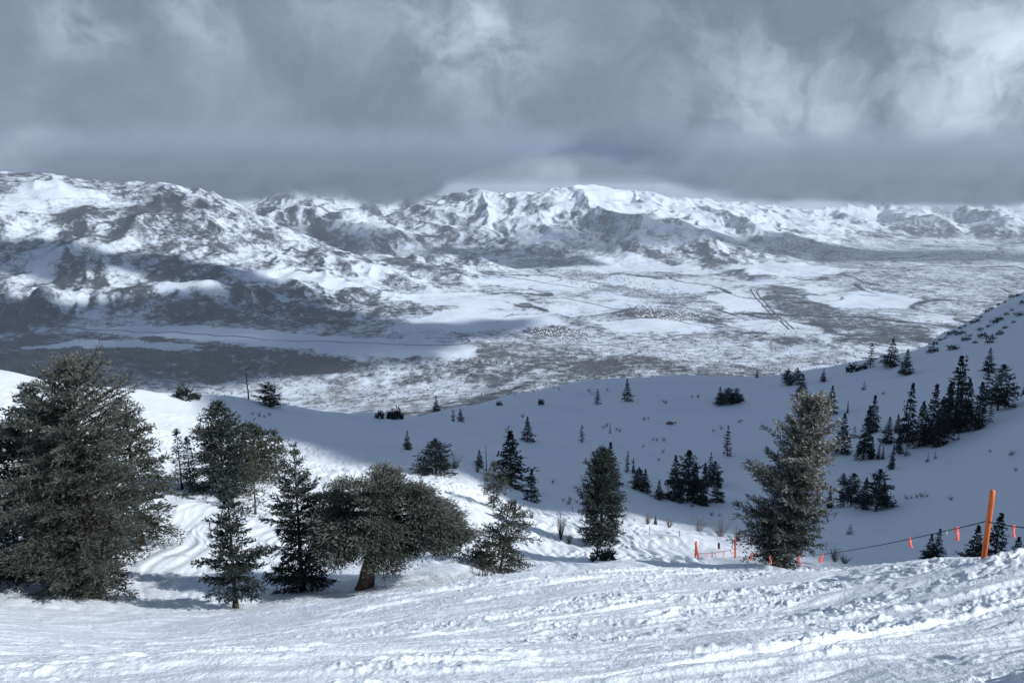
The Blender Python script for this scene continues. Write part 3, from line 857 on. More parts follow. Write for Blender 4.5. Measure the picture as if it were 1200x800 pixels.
# three trees in front of the piste crest
def b_a(H, px):
    pr = lambda t: .88 * px * np.interp(t, [0, .13, .16, .3, .45, .6, .8, 1], [18, 22, 37, 38, 35, 27, 14, 2])
    return make_tree(41, H, pr, nb=112, e0=-.30, e1=.55, droop=.05, lift=.16, bare=.14, spacing=.036, tw_sp=.095, twl=.36, sl=.13, sw=.048, irr=.2, bushy=.13, whorl=15, trunk_r=.085, mat=M_FIRD, frost=lambda t, ph: .2 * sst(.5, 1, t))
hero('fir_tree', 'dark open layered fir with bare trunk base, left of the leaning pine trio', 276, 710, 562, 26.5, b_a, HG)
def b_b(H, px):
    pr = lambda t: .9 * px * np.interp(t, [0, .04, .16, .3, .42, .5, .62, .8, 1], [34, 40, 33, 35, 22, 36, 28, 16, 2])
    return make_tree(42, H, pr, nb=140, e0=-.28, e1=.6, droop=.04, lift=.14, bare=.02, spacing=.036, tw_sp=.095, twl=.36, sl=.14, sw=.048, irr=.2, bushy=.14, whorl=16, trunk_r=.1, mat=M_FIR, frost=lambda t, ph: .32 * sst(.35, 1, t))
hero('fir_tree', 'layered fir with greyish tip between the open dark fir and the leaning pine', 355, 697, 521, 29, b_b, HG)

def b_pine(H, px):
    """old wind-swept pine: thick leaning trunk, broad flat crown reaching to the right"""
    def path(t):
        x = px * np.interp(t, [0, .15, .3, .5, .75, 1], [-2, 2, 9, 15, 14, 18]); y = .1 * sin(3 * t)
        return np.array([x, y, t * H])
    rng = np.random.default_rng(5)
    tb = Buf(); ts = np.concatenate([[-.06], np.linspace(0, 1, 16)])
    P_ = np.array([path(max(t, 0)) + np.array([px * 60 * min(t, 0), 0, H * min(t, 0)]) for t in ts])
    tr = px * 9.0
    tb.add(*tube(P_, tr * np.interp(ts, [-.06, 0, .06, .25, .45, .7, .85, 1], [1.4, 1.3, 1.05, .85, .6, .3, .08, .02]), 10))
    P, D, Ln, Wd, Tn = [], [], [], [], []
    # crown surface, in photo pixels relative to the trunk foot: dome with skirt; right side long, left shoulder lower
    lobes = [(rng.uniform(-52, 116), rng.uniform(-1, 1), rng.random() ** 1.3, rng.uniform(8, 13)) for _ in range(30)]
    lobes += [(-48, -.2, .35, 16), (-30, .1, .1, 16), (110, 0, .3, 12), (96, -.4, .2, 15), (40, -.6, .05, 20), (70, -.3, .1, 18), (10, -.5, .0, 18), (20, -.8, .8, 17), (-25, -.7, .7, 16), (60, -.8, .7, 16), (-45, -.3, .85, 15), (-15, -.9, .9, 15), (2, -.9, .6, 16), (34, -.9, .9, 15), (-32, .4, .8, 15), (-22, -.8, .35, 13), (10, -.9, .3, 13), (40, -.85, .35, 13), (70, -.6, .4, 13), (-40, -.5, .55, 12), (-8, -.95, .6, 12), (24, -.6, .15, 14)]
    lobe_dz = rng.normal(0, 4, len(lobes))
    n = 440
    for i in range(n):
        lx, ly, lk, lw_ = lobes[i % len(lobes)]
        X_ = max(lx + rng.normal(0, lw_ * .55), -46 + rng.normal(0, 3))
        half = 58 * math.sqrt(max(1 - ((lx - 28) / 95) ** 2, .05))
        Y_ = half * ly + rng.normal(0, lw_ * .55)
        edge = min(1, abs(Y_ / half)); k = min(1, max(0, lk + rng.normal(0, .05)))
        top = np.interp(X_, [-60, -48, -20, 10, 50, 85, 122], [82, 112, 138, 146, 136, 112, 72])
        bot = np.interp(X_, [-60, -40, -10, 20, 60, 100, 122], [44, 44, 54, 60, 50, 58, 64])
        zt = top - (top - bot) * .45 * edge ** 3
        Zc = zt - (zt - bot) * k + rng.normal(0, 2) + lobe_dz[i % len(lobes)]
        tip = np.array([X_, Y_, Zc]) * px
        t0 = np.clip(.28 + .55 * (Zc / 150) * rng.uniform(.6, 1), .25, .95)
        o = path(t0)
        s_ = np.linspace(0, 1, 7)[:, None]
        mid = (o + tip) / 2 + np.array([0, 0, np.linalg.norm(tip - o) * .10]) + rng.normal(0, .06, 3)
        cv = (1 - s_) ** 2 * o + 2 * s_ * (1 - s_) * mid + s_ ** 2 * tip
        if i % 2 == 0: tb.add(*tube(cv, np.linspace(.028 if i % 12 else .06, .006, 7), 4))
        # a plume of needles round the limb's outer half
        m = 240
        ss = rng.beta(2.2, 1.0, m) * .40 + .62
        c0 = np.stack([np.interp(ss, s_[:, 0], cv[:, q]) for q in range(3)], -1)
        off = rng.normal(0, 1, (m, 3)) * np.array([.22, .22, .032]) * px / .035
        p = c0 + off
        P.append(p); dd = unit(tip - mid)
        D.append(unit(dd[None] * .7 + off * 2.2 + rng.normal(0, .45, (m, 3)) + [0, 0, .1]))
        Ln.append(.135 * rng.uniform(.7, 1.3, m)); Wd.append(.04 * rng.uniform(.7, 1.3, m))
        up = np.clip((off[:, 2] / (.085 * px / .035)) * .14 + .30, 0, .8)
        Tn.append(np.clip(up + .25 * (ss - .6) / .4 + rng.normal(.0, .05, m) + .16 * (1 - k), 0, 1))
    return tb.mesh('trunk', [M_BARKW]), sprays_mesh('crown', P, D, Ln, Wd, Tn, M_PINE, rng)
hero('pine_tree', 'old leaning pine with thick brown trunk and broad flat windswept crown', 430, 686, 538, 27.5, b_pine, HG)

# right of the middle
def b_h(H, px):
    pr = lambda t: px * np.interp(t, [0, .05, .2, .35, .5, .7, .85, 1], [40, 42, 38, 26, 30, 26, 17, 5])
    return make_tree(51, H, pr, nb=105, e0=-.1, e1=.5, droop=.12, lift=.05, bare=.02, spacing=.05, tw_sp=.11, twl=.36, sl=.15, sw=.045, irr=.25, bushy=.2, whorl=10, trunk_r=.06, mat=M_OLIVE,
                     path=lambda t: np.array([px * np.interp(t, [0, .5, 1], [0, 6, 14]), 0, t * H]), asym=lambda t, ph: 1 - .35 * cos(ph) * (t < .4) + .12 * cos(ph) * (t > .5), frost=lambda t, ph: .25 * t)
hero('fir_sapling', 'small ragged olive fir leaning right behind the piste crest', 586, 672, 590, 31.5, b_h, HG)
def b_p(H, px):
    pr = lambda t: px * np.interp(t, [0, .1, .22, .3, .4, .55, .8, 1], [14, 14, 6, 5, 16, 17, 13, 3])
    return make_tree(52, H, pr, nb=90, e0=-.1, e1=.6, bare=.01, spacing=.09, tw_sp=.17, sl=.2, sw=.06, bushy=.3, trunk_r=.06, mat=M_OLIVE, frost=lambda t, ph: .15)
hero('pine_tree', 'pale green pine with a gap low on its trunk, at the edge of the shade', 579, 598, 543, 55, b_p, HG)
def b_f(H, px):
    pr = lambda t: .88 * px * np.interp(t, [0, .05, .2, .35, .5, .65, .8, .93, 1], [18, 26, 28, 29, 28, 25, 20, 12, 4])
    return make_tree(53, H, pr, nb=250, e0=-.1, e1=.95, droop=.06, lift=.08, bare=.03, spacing=.075, tw_sp=.15, twl=.34, sl=.21, sw=.065, irr=.13, bushy=.25, trunk_r=.12, mat=M_FIR, frost=lambda t, ph: .12 * t)
hero('pine_tree', 'dense bullet shaped dark pine beside the bare bush at the shade line', 703, 642, 527, 48.5, b_f, HG)
def b_g(H, px):
    pr = lambda t: .76 * px * np.interp(t, [0, .06, .2, .4, .55, .7, .85, .95, 1], [16, 40, 45, 47, 46, 44, 34, 24, 10])
    rngg = random.Random(9)
    return make_tree(54, H, pr, nb=300, e0=-.15, e1=.9, droop=.10, lift=.10, bare=.07, spacing=.058, tw_sp=.125, twl=.36, sl=.17, sw=.058, irr=.24, bushy=.3, trunk_r=.22, mat=M_RIME,
                     path=lambda t: np.array([px * np.interp(t, [0, .15, .5, 1], [-10, -4, 5, 17]), 0, t * H]), asym=lambda t, ph: 1 - .22 * cos(ph) * (t < .75) + .1 * cos(ph) * (t > .6),
                     frost=lambda t, ph: .10 + .62 * sst(.2, .8, t) * (.75 + .35 * cos(ph)))
hero('pine_tree', 'large frosted pine with pale rimed top standing just beyond the fence corner', 922, 661, 468, 37, b_g, HG)

# ------------------------------------------------------------------ smaller conifers: prototypes, then copies
PRO = {}
def proto(kind, H=9.0):
    """three variants of each kind, built once"""
    if kind in PRO: return PRO[kind]
    L = []
    for i in range(3):
        s = 100 + 10 * len(PRO) + i
        if kind == 'fir': a = dict(prof=cone(H * .215, .95, .03, .8), nb=120, e0=-.2, e1=.5, droop=.1, mat=M_FIRD, whorl=18)
        elif kind == 'spire': a = dict(prof=cone(H * .165, .88, .05, .85), nb=140, e0=-.45, e1=.3, droop=.2, mat=M_FIRD)
        elif kind == 'pine': a = dict(prof=egg(H * .26, .33, 1.35, .65), nb=120, e0=-.05, e1=.75, droop=.1, bushy=.35, mat=M_FIRD, bare=.12, irr=.3)
        elif kind == 'bush': a = dict(prof=egg(H * .34, .35, 1.5, .75), nb=90, e0=.0, e1=.9, droop=.05, bushy=.4, mat=M_FIRD, bare=.05)
        elif kind == 'ragged': a = dict(prof=lambda t: H * .16 * (1 - t * .7) * (.55 + .45 * abs(sin(t * 11 + i))), nb=70, e0=-.2, e1=.4, droop=.1, bushy=.25, mat=M_FIRD, bare=.12, irr=.45, whorl=10)
        elif kind == 'sapling': a = dict(prof=cone(H * .24, .8, .1, .9), nb=46, e0=-.1, e1=.5, mat=M_FIRD)
        a.setdefault('irr', .24)
        L.append(make_tree(s, H, spacing=.15, tw_sp=.30, twl=.34, sl=.44, sw=.19, trunk_r=H * .014, limb=.02, tipcut=.55, **a))
    PRO[kind] = L
    return L

G_MID = 'small dark conifers scattered over the shaded bowl'
G_GROVE = 'dark firs of the grove on the shaded right slope'
G_SKY = 'conifers along the skyline of the shaded bowl'
# u, base row, top row, width factor, kind, label, group, distance (None: where the base pixel meets the snow)
TREES = [
 (562,570,527,1.2,'fir','layered dark fir left of the tall dead topped fir',G_MID,98),
 (599,578,506,1.6,'fir','broad black fir under a bare dead top, tallest in the shaded hollow',G_MID,96),
 (622,587,551,1.25,'fir','small neat dark fir just right of the dead topped fir',G_MID,None),
 (511,555,514,1.6,'pine','round broad dark pine alone beyond the windswept pine crown',G_MID,None),
 (477,527,505,1.0,'fir','small dense dark fir uphill from the lone round pine',G_MID,None),
 (618,517,488,1.1,'fir','small layered fir alone behind the dead topped fir',G_MID,None),
 (682,518,498,1.0,'ragged','small lopsided fir alone in the middle of the shaded bowl',G_MID,None),
 (715,508,496,.7,'ragged','stick thin tiny fir right of the small lopsided fir',G_MID,None),
 (716,545,519,1.0,'fir','dark fir tip showing over the bullet shaped pine',G_MID,115),
 (511,480,464,1.1,'fir','small dark fir on the lowest part of the bowl skyline',G_SKY,None),
 (531,494,480,1.2,'ragged','thin pale little pine just left of a denser dark one',G_MID,None),
 (540,494,479,1.3,'fir','dense little dark fir beside the thin pale pine',G_MID,None),
 (316,476,448,1.5,'bush','dark round tree on the sunlit shoulder right of the dead snag',G_SKY,None),
 (735,470,444,1.0,'fir','straight narrow dark fir alone high on the open bowl',G_SKY,None),
 (700,474,456,1.5,'ragged','squat twisted dark fir left of the straight lone fir',G_SKY,None),
 (843,475,453,1.1,'fir','leftmost and tallest dark pine of the tight clump high on the bowl',G_MID,None),
 (853,473,454,1.6,'bush','round dark pine in the middle of the tight clump',G_MID,None),
 (862,472,454,1.0,'bush','slim dark pine right of the middle of the tight clump',G_MID,None),
 (868,470,461,1.3,'bush','tiny ball shaped pine at the right end of the tight clump',G_MID,None),
 (887,442,434,1.3,'fir','tiny dark fir poking over the bowl skyline',G_SKY,None),
 (923,451,432,1.3,'pine','left one of two dark pines on the skyline above the frosted pine',G_SKY,None),
 (933,451,431,1.1,'pine','right one of two dark pines on the skyline above the frosted pine',G_SKY,None),
 (939,469,439,1.2,'fir','dark fir right above the tip of the frosted pine',G_SKY,None),
 (964,447,432,1.1,'fir','small dark fir alone on the skyline left of the skyline trio',G_SKY,None),
 (1020,431,403,1.2,'ragged','open branched fir, first of the three tall skyline trees',G_SKY,None),
 (1043,430,397,1.4,'fir','widest and darkest fir of the three tall skyline trees',G_SKY,None),
 (1061,439,409,1.2,'fir','last and lowest standing fir of the three tall skyline trees',G_SKY,None),
 (852,534,499,.95,'ragged','open narrow fir alone above the dark clump in the hollow',G_MID,None),
 (974,486,452,1.05,'fir','lone fir with bare foot right of the frosted pine tip',G_MID,None),
 (1012,457,447,1.3,'sapling','tiny fir alone on open snow under the skyline trio',G_MID,None),
 (1035,462,457,1.4,'sapling','tiniest fir on open snow below the widest skyline fir',G_MID,None),
 (790,586,534,1.0,'fir','broad conical fir at the left of the tall clump in the hollow',G_MID,None),
 (806,584,528,1.1,'pine','tallest pine with bare trunk in the clump in the hollow',G_MID,None),
 (814,588,542,.85,'fir','fir squeezed between the tallest pine and the black spire in the hollow',G_MID,None),
 (823,592,543,.85,'spire','straight black spire at the right of the clump in the hollow',G_MID,None),
 (831,559,530,.9,'ragged','bare stemmed small pine up right of the black spire',G_MID,None),
 (837,568,540,1.1,'pine','bushy little pine right of the bare stemmed one',G_MID,None),
 (840,588,556,1.2,'fir','low wide fir right of the black spire in the hollow',G_MID,None),
 (772,585,563,1.2,'fir','low wide young fir left of the broad conical fir in the hollow',G_MID,None),
 (797,590,574,.9,'sapling','sapling at the foot of the broad conical fir in the hollow',G_MID,None),
 (811,594,585,.9,'sapling','tiny pale sapling in front of the clump in the hollow',G_MID,None),
 (866,594,586,.8,'sapling','tiny sapling alone left of the frosted pine',G_MID,None),
 (748,573,547,1.1,'pine','left of two bushy dark pines near the bullet shaped pine',G_MID,None),
 (755,577,550,1.2,'fir','right of two bushy dark pines near the bullet shaped pine',G_MID,None),
 (735,553,529,.9,'ragged','sparse grey snaggy fir uphill of the two bushy pines',G_MID,None),
 (742,555,536,.6,'spire','thin stick like spire beside the sparse snaggy fir',G_MID,None),
 (986,531,484,1.05,'fir','wide based fir at the left end of the grove, clear of the others',G_GROVE,None),
 (1001,513,499,1.1,'sapling','small fir behind the gap at the left end of the grove',G_GROVE,None),
 (1011,538,475,.85,'spire','tall slim fir second from the left end of the grove',G_GROVE,None),
 (1022,507,463,1.0,'spire','pointed fir standing behind the second fir of the grove',G_GROVE,None),
 (1021,538,511,.85,'spire','short slim fir in front of the pointed fir of the grove',G_GROVE,None),
 (1029,538,520,.8,'spire','left one of two short twin spires along the front of the grove',G_GROVE,None),
 (1034,538,523,.8,'spire','right one of two short twin spires along the front of the grove',G_GROVE,None),
 (1039,520,488,1.1,'fir','broad fir in the grove behind the two short twin spires',G_GROVE,None),
 (1044,550,521,.75,'spire','slender fir stepping out lowest in front of the grove',G_GROVE,None),
 (1051,507,485,1.1,'spire','small fir seen through the gap in the middle of the grove',G_GROVE,None),
 (1053,532,503,.9,'spire','slim young fir in front of the split topped fir',G_GROVE,None),
 (1062,518,449,.85,'spire','tall slender split topped fir in the middle of the grove',G_GROVE,None),
 (1062,534,519,1.1,'sapling','little fir at the foot of the split topped fir',G_GROVE,None),
 (1077,523,470,1.1,'spire','full conical fir right of the split topped fir',G_GROVE,None),
 (1090,519,450,.95,'spire','tall pointed fir two places right of the split topped fir',G_GROVE,None),
 (1100,521,468,1.05,'fir','broad fir at the heart of the densest part of the grove',G_GROVE,None),
 (1108,507,449,1.0,'spire','dark fir leaning on the tallest fir of the grove from the left',G_GROVE,None),
 (1117,500,417,1.0,'fir','tallest fir of the grove with flat tiered upper branches',G_GROVE,None),
 (1126,470,417,.55,'ragged','thin crooked top beside the tallest fir of the grove',G_GROVE,None),
 (1121,507,457,1.0,'spire','fir hiding the foot of the tallest fir of the grove',G_GROVE,None),
 (1131,501,443,1.0,'spire','needle sharp spire at the right end of the dense grove',G_GROVE,None),
 (1135,506,488,1.0,'sapling','short fir at the foot of the needle sharp spire',G_GROVE,None),
 (1145,503,447,.85,'spire','slim fir at the left of the separate upper right group',G_GROVE,None),
 (1154,478,436,1.0,'ragged','fir in the middle of the separate upper right group',G_GROVE,None),
 (1158,437,408,1.2,'fir','tiered fir standing highest above the upper right group',G_GROVE,None),
 (1169,481,427,1.0,'pine','bare stemmed pine at the right of the upper right group',G_GROVE,None),
 (1159,495,467,.9,'ragged','low ragged fir in front of the upper right group',G_GROVE,None),
 (1110,519,508,.8,'sapling','left one of three saplings at the front of the dense grove',G_GROVE,None),
 (1117,516,506,.9,'sapling','middle one of three saplings at the front of the dense grove',G_GROVE,None),
 (1123,515,507,.9,'sapling','right one of three saplings at the front of the dense grove',G_GROVE,None),
 (1087,541,531,.9,'sapling','taller of two saplings on open snow below the grove',G_GROVE,None),
 (1096,537,529,.9,'sapling','shorter of two saplings on open snow below the grove',G_GROVE,None),
 (1201,462,449,1.3,'fir','small fir cut by the right edge of the photo on the shaded slope',G_GROVE,None),
 (958,592,574,1.2,'fir','dark fir half hidden by the right side of the frosted pine',G_MID,None),
 (972,595,569,.9,'spire','slim dark fir just right of the frosted pine',G_MID,None),
 (988,569,554,1.1,'pine','small bushy pine at the back of the clump below the grove',G_MID,None),
 (985,594,573,1.2,'ragged','open branched small pine at the front left of the clump below the grove',G_MID,None),
 (997,592,554,1.1,'pine','tallest pine with bare stem in the clump right of the frosted pine',G_MID,None),
 (1012,597,559,1.0,'spire','neat conical fir between the clump and the leaning pair below the grove',G_MID,None),
 (1027,597,550,1.15,'pine','tall pine with slanting bare trunk left of its shorter neighbour',G_MID,None),
 (1034,594,562,.9,'fir','shorter dark fir right of the slanting trunk pine',G_MID,None),
 (1039,592,578,.8,'sapling','little spire at the right end of the slanting pair',G_MID,None),
 (996,626,614,1.3,'sapling','tiny lone tree on blank shaded snow right of the frosted pine',G_MID,None),
 (1089,653,625,1.1,'fir','shorter one of the twin firs under the pink flagged rope',G_MID,62),
 (1097,653,619,.95,'fir','taller one of the twin firs under the pink flagged rope',G_MID,62),
 (1108,652,644,.9,'sapling','tiny pale sapling right of the twin firs under the rope',G_MID,62),
 (1142,657,615,1.2,'fir','fir directly behind the big leaning orange pole',G_MID,50),
 (1165,657,601,1.15,'fir','tall fir immediately right of the big leaning orange pole',G_MID,50),
 (1192,660,629,1.35,'fir','low dark fir just above the snow crest near the right edge',G_MID,50),
]
ri = random.Random(17)
for u, vb, vt, wf, kind, label, grp, dist in TREES:
    p = base_pt(u, vb, dist, sink=.15)
    H = size_at(u, vb, vt, p)
    P3 = proto(kind); ms = P3[ri.randrange(3)]
    s = H / 9.0
    nm = {'pine': 'pine_tree', 'bush': 'pine_tree', 'sapling': 'fir_sapling'}.get(kind, 'fir_tree')
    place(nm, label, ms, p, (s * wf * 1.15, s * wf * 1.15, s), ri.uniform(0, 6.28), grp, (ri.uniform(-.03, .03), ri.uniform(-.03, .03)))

# ------------------------------------------------------------------ dead snags and sticks
def snag(u, vb, vt, label, seed, nbr, r=None, lean=0., lenf=.16, name='dead_tree', tr=None):
    rng = np.random.default_rng(seed)
    p = base_pt(u, vb, r, .2); H = size_at(u, vb, vt, p)
    e = empty(name, p, label, 'tree')
    tb = Buf(); z = np.linspace(-.02, 1, 9)
    tb.add(*tube(np.stack([lean * H * np.clip(z, 0, 1) ** 1.5 + .01 * H * np.sin(z * 7), .01 * H * np.cos(z * 5), z * H], -1), (tr or H * .022) * (1.15 - z), 6))
    link('trunk', tb.mesh('trunk', [M_DEAD]), e)
    for i in range(nbr):
        bb = Buf()
        t = rng.uniform(.3, .98); ph = rng.uniform(0, 6.28); L = H * lenf * rng.uniform(.5, 1.2) * (1.2 - .6 * t)
        s = np.linspace(0, 1, 5)[:, None]
        d = np.array([cos(ph), sin(ph), rng.uniform(-.1, .5)])
        o = np.array([lean * H * t ** 1.5, 0, t * H])
        cv = o + d * s * L + np.array([0, 0, .3]) * s ** 2 * L
        bb.add(*tube(cv, np.linspace(H * .007, H * .002, 5), 4))
        for k in range(2):
            q = cv[2 + k]; d2 = unit(d + rng.normal(0, .7, 3))
            bb.add(*tube(q + d2 * np.linspace(0, 1, 3)[:, None] * L * .45, np.linspace(H * .004, H * .0015, 3), 3))
        link('branch', bb.mesh('branch', [M_DEAD]), e)
    return e
snag(291, 468, 430, 'bare dead snag with short broken branches on the sunlit shoulder', 61, 22)
snag(600, 578, 498, 'bare dead leader with a few twigs rising out of the broad black fir', 62, 26, r=96.4, lean=-.06, lenf=.11, tr=.09)
snag(570, 572, 520, 'thin dead stem with a knobbly tip behind the layered fir', 63, 5, r=99, lenf=.05)
snag(692.5, 463, 451, 'left one of two thin bare poles above the squat twisted fir', 64, 0)
snag(695.5, 463, 449, 'right one of two thin bare poles above the squat twisted fir', 65, 0)
snag(993, 484, 469, 'short broken dead stump near the lone fir with bare foot', 66, 3, tr=.28)
snag(768, 615, 604, 'dark broken stump at the edge of the sunlit bench', 67, 4, r=66, tr=.22, lenf=.5)
snag(1000, 540, 522, 'leaning dead twig stem beside the wide based fir of the grove', 68, 2, lean=.5, tr=.06)

# ------------------------------------------------------------------ shrubs
def bare_shrub(seed, w, h, n, mat):
    rng = np.random.default_rng(seed); bf = Buf()
    for i in range(n):
        ph = rng.uniform(0, 6.28); sp_ = rng.uniform(.1, 1) * w / 2
        s = np.linspace(0, 1, 5)[:, None]
        tip = np.array([cos(ph) * sp_, sin(ph) * sp_, h * rng.uniform(.6, 1.0)])
        b0 = np.array([cos(ph) * w * .06, sin(ph) * w * .06, -.05])
        mid = b0 * .6 + tip * .4 + np.array([0, 0, .12 * h])
        cv = (1 - s) ** 2 * b0 + 2 * s * (1 - s) * mid + s ** 2 * tip
        bf.add(*tube(cv, np.linspace(.012, .004, 5) * max(1, h / 1.3), 3))
        for k in range(5):
            q = cv[rng.integers(1, 5)]; d = unit(tip - b0 + rng.normal(0, .5, 3) * h)
            bf.add(*tube(q + d * np.linspace(0, 1, 3)[:, None] * h * rng.uniform(.15, .35), np.linspace(.007, .003, 3) * max(1, h / 1.3), 3))
    return bf.mesh('bare_shrub', [mat])

def scrub_bush(seed, w, h, mat, n=260):
    rng = np.random.default_rng(seed)
    d = unit(rng.normal(size=(n, 3))); d[:, 2] = np.abs(d[:, 2])
    p = d * rng.uniform(.35, 1, (n, 1)) * np.array([w / 2, w / 2, h]) * (1 + .35 * np.sin(d[:, :1] * 5 + seed) * np.cos(d[:, 1:2] * 4))
    return sprays_mesh('scrub', [p * .85], [d + rng.normal(0, .4, (n, 3))], [np.full(n, .3 * h)], [np.full(n, .13 * h)], [rng.uniform(.1, .7, n)], mat, rng)

def shrub(name, u, vb, wpx, hpx, label, kind, seed, r=None, group=None):
    p = base_pt(u, vb, r, .04); k = math.hypot(*p[:2]) / FPX * 1.08
    w, h = wpx * k, hpx * k * 1.1
    me = bare_shrub(seed, w, h, 34, M_TWIG) if kind == 'bare' else scrub_bush(seed, w * 1.25, h, M_FIRD if kind == 'dark' else M_OLIVE)
    o = link(name, me); o.location = p
    return tag(o, label, 'shrub', group)
GS = 'bare bushes at the edge of the sunlit bench'
shrub('bare_shrub', 819, 624, 25, 15, 'round grey leafless bush at the left of the bush row on the bench edge', 'bare', 71, 70, GS)
shrub('bare_shrub', 844, 631, 30, 18, 'widest grey leafless bush in the middle of the bush row on the bench edge', 'bare', 72, 64, GS)
shrub('bare_shrub', 864, 637, 16, 12, 'small leafless bush at the right end of the bush row by the frosted pine', 'bare', 73, 60, GS)
shrub('bare_shrub', 759, 613, 14, 11, 'small twiggy bush left of the dark broken stump', 'bare', 74, 65, GS)
shrub('bare_shrub', 784, 617, 14, 10, 'small twiggy bush right of the dark broken stump', 'bare', 75, 66, GS)
shrub('bare_shrub', 657, 632, 15, 26, 'tall spindly leafless bush left of the bullet shaped pine', 'bare', 76, None, GS)
shrub('bare_shrub', 667, 637, 12, 13, 'low leafless bush touching the left of the bullet shaped pine', 'bare', 77, None, GS)
shrub('bare_shrub', 614, 606, 10, 8, 'left one of two thin dry tufts near the small ragged fir', 'bare', 78, None, GS)
shrub('bare_shrub', 623, 607, 10, 8, 'right one of two thin dry tufts near the small ragged fir', 'bare', 79, None, GS)
shrub('bare_shrub', 534, 580, 16, 14, 'pale twiggy bush behind the right edge of the windswept crown', 'bare', 80, 80, GS)
shrub('bare_shrub', 560, 577, 12, 10, 'twiggy tuft at the foot of the layered dark fir', 'bare', 81, 88, GS)
shrub('bare_shrub', 606, 577, 20, 10, 'twiggy tuft right of the broad black fir trunk', 'bare', 82, 92, GS)
shrub('bare_shrub', 978, 657, 14, 14, 'grey leafless bush behind the rope right of the frosted pine', 'bare', 83, 52, GS)
shrub('bare_shrub', 990, 659, 14, 8, 'low grey tuft behind the rope beside a taller leafless bush', 'bare', 84, 52, GS)
shrub('juniper_bush', 700, 659, 15, 14, 'left lobe of low brown green juniper pair beside the piste crest', 'green', 85, 38.5)
shrub('juniper_bush', 713, 658, 13, 15, 'right lobe of low brown green juniper pair beside the piste crest', 'green', 86, 38.5)
shrub('dark_bush', 445, 490, 9, 8, 'dome shaped dark bush on the shoulder edge left of a wider bush', 'dark', 87)
shrub('dark_bush', 459, 491, 10, 10, 'dark bush in the middle of three on the shoulder edge', 'dark', 88)
shrub('dark_bush', 466, 491, 10, 11, 'right end dark bush of three on the shoulder edge', 'dark', 89)
shrub('dark_bush', 214, 462, 16, 13, 'brown scrub bush on the skyline right of the largest fir', 'dark', 90, 120)
shrub('dark_bush', 228, 465, 10, 8, 'lower brown scrub bush on the skyline right of the largest fir', 'dark', 91, 121)
shrub('dark_bush', 585, 475, 6, 5, 'small round dark bush high on the left of the bowl', 'dark', 92)
shrub('dark_bush', 634, 474, 6, 6, 'small round dark bush left of the squat twisted fir', 'dark', 93)
shrub('dark_bush', 1000, 436, 12, 9, 'windblown dark bush on the skyline left of the first tall tree', 'dark', 94)
shrub('dark_bush', 1012, 433, 8, 6, 'low dark bush on the skyline at the foot of the first tall tree', 'dark', 95)

# little weeds poking through the shaded snow and scrub on the rocky ridge: one kind each, told apart by nothing
tufts = [bare_shrub(200 + i, .9, .55, 16, M_SAGE) for i in range(3)]
GT = 'dry tufts poking through the shaded snow'
tl = [(660,587),(668,586),(666,590),(676,589),(755,492),(760,491),(707,502),(711,500),(722,504),(726,506),(765,516),(770,517),(778,517),(754,524),(777,530),(741,542),(772,540),(690,459),(712,458),(780,473),(777,471),(811,466),(818,466),(836,506),(845,503),(869,494),(866,495),(834,604),(843,605),(1062,585),(1068,584),(1074,583),(1080,582),(1086,582),(1114,586),(1160,530),(1190,552),(1186,533),(1184,534),(648,566),(820,549),(562,455),(572,452),(604,462),(626,460),(649,455),(655,457),(612,489),(296,486),(304,488),(310,489),(316,487),(470,568),(492,560)]
for i, (u, v) in enumerate(tl):
    p = base_pt(u, v, None, .03)
    o = link('dry_tuft', tufts[i % 3]); o.location = p; o.rotation_euler = (0, 0, i); k = .8 + .5 * ((i * 7) % 5) / 4; k *= min(2.2, max(1, math.hypot(*p[:2]) / 130)); o.scale = (k, k, k)
    tag(o, 'small dry tuft poking through smooth shaded snow', 'plant', GT)
rb = [scrub_bush(220 + i, 4.5, 2.6, M_SAGE if i % 2 else M_FIRD, 150) for i in range(4)]
GR = 'scrub bushes on the rocky ridge at the right'
ridge = [(1091,408),(1096,404),(1102,399),(1108,397),(1113,393),(1119,390),(1126,385),(1131,383),(1140,379),(1146,377),(1150,372),(1157,366),(1163,362),(1170,358),(1178,354),(1186,349),(1193,347),(1097,410),(1093,413),(1123,393),(1128,391),(1137,394),(1132,399),(1149,388),(1158,384),(1166,379),(1172,376),(1180,369),(1186,364),(1162,398),(1160,402),(1120,409),(1116,410),(1172,392),(1178,385),(1188,378),(1194,370),(1198,356),(1143,402),(1152,395)]
for i, (u, v) in enumerate(ridge):
    p = base_pt(u, v, None, .3)
    o = link('scrub_bush', rb[i % 4]); o.location = p; o.rotation_euler = (0, 0, i * 1.7); k = .55 + .6 * ((i * 5) % 7) / 6; o.scale = (k * 1.1, k * 1.1, k)
    tag(o, 'dark scrub bush on the rocky snowy ridge at the right edge', 'shrub', GR)

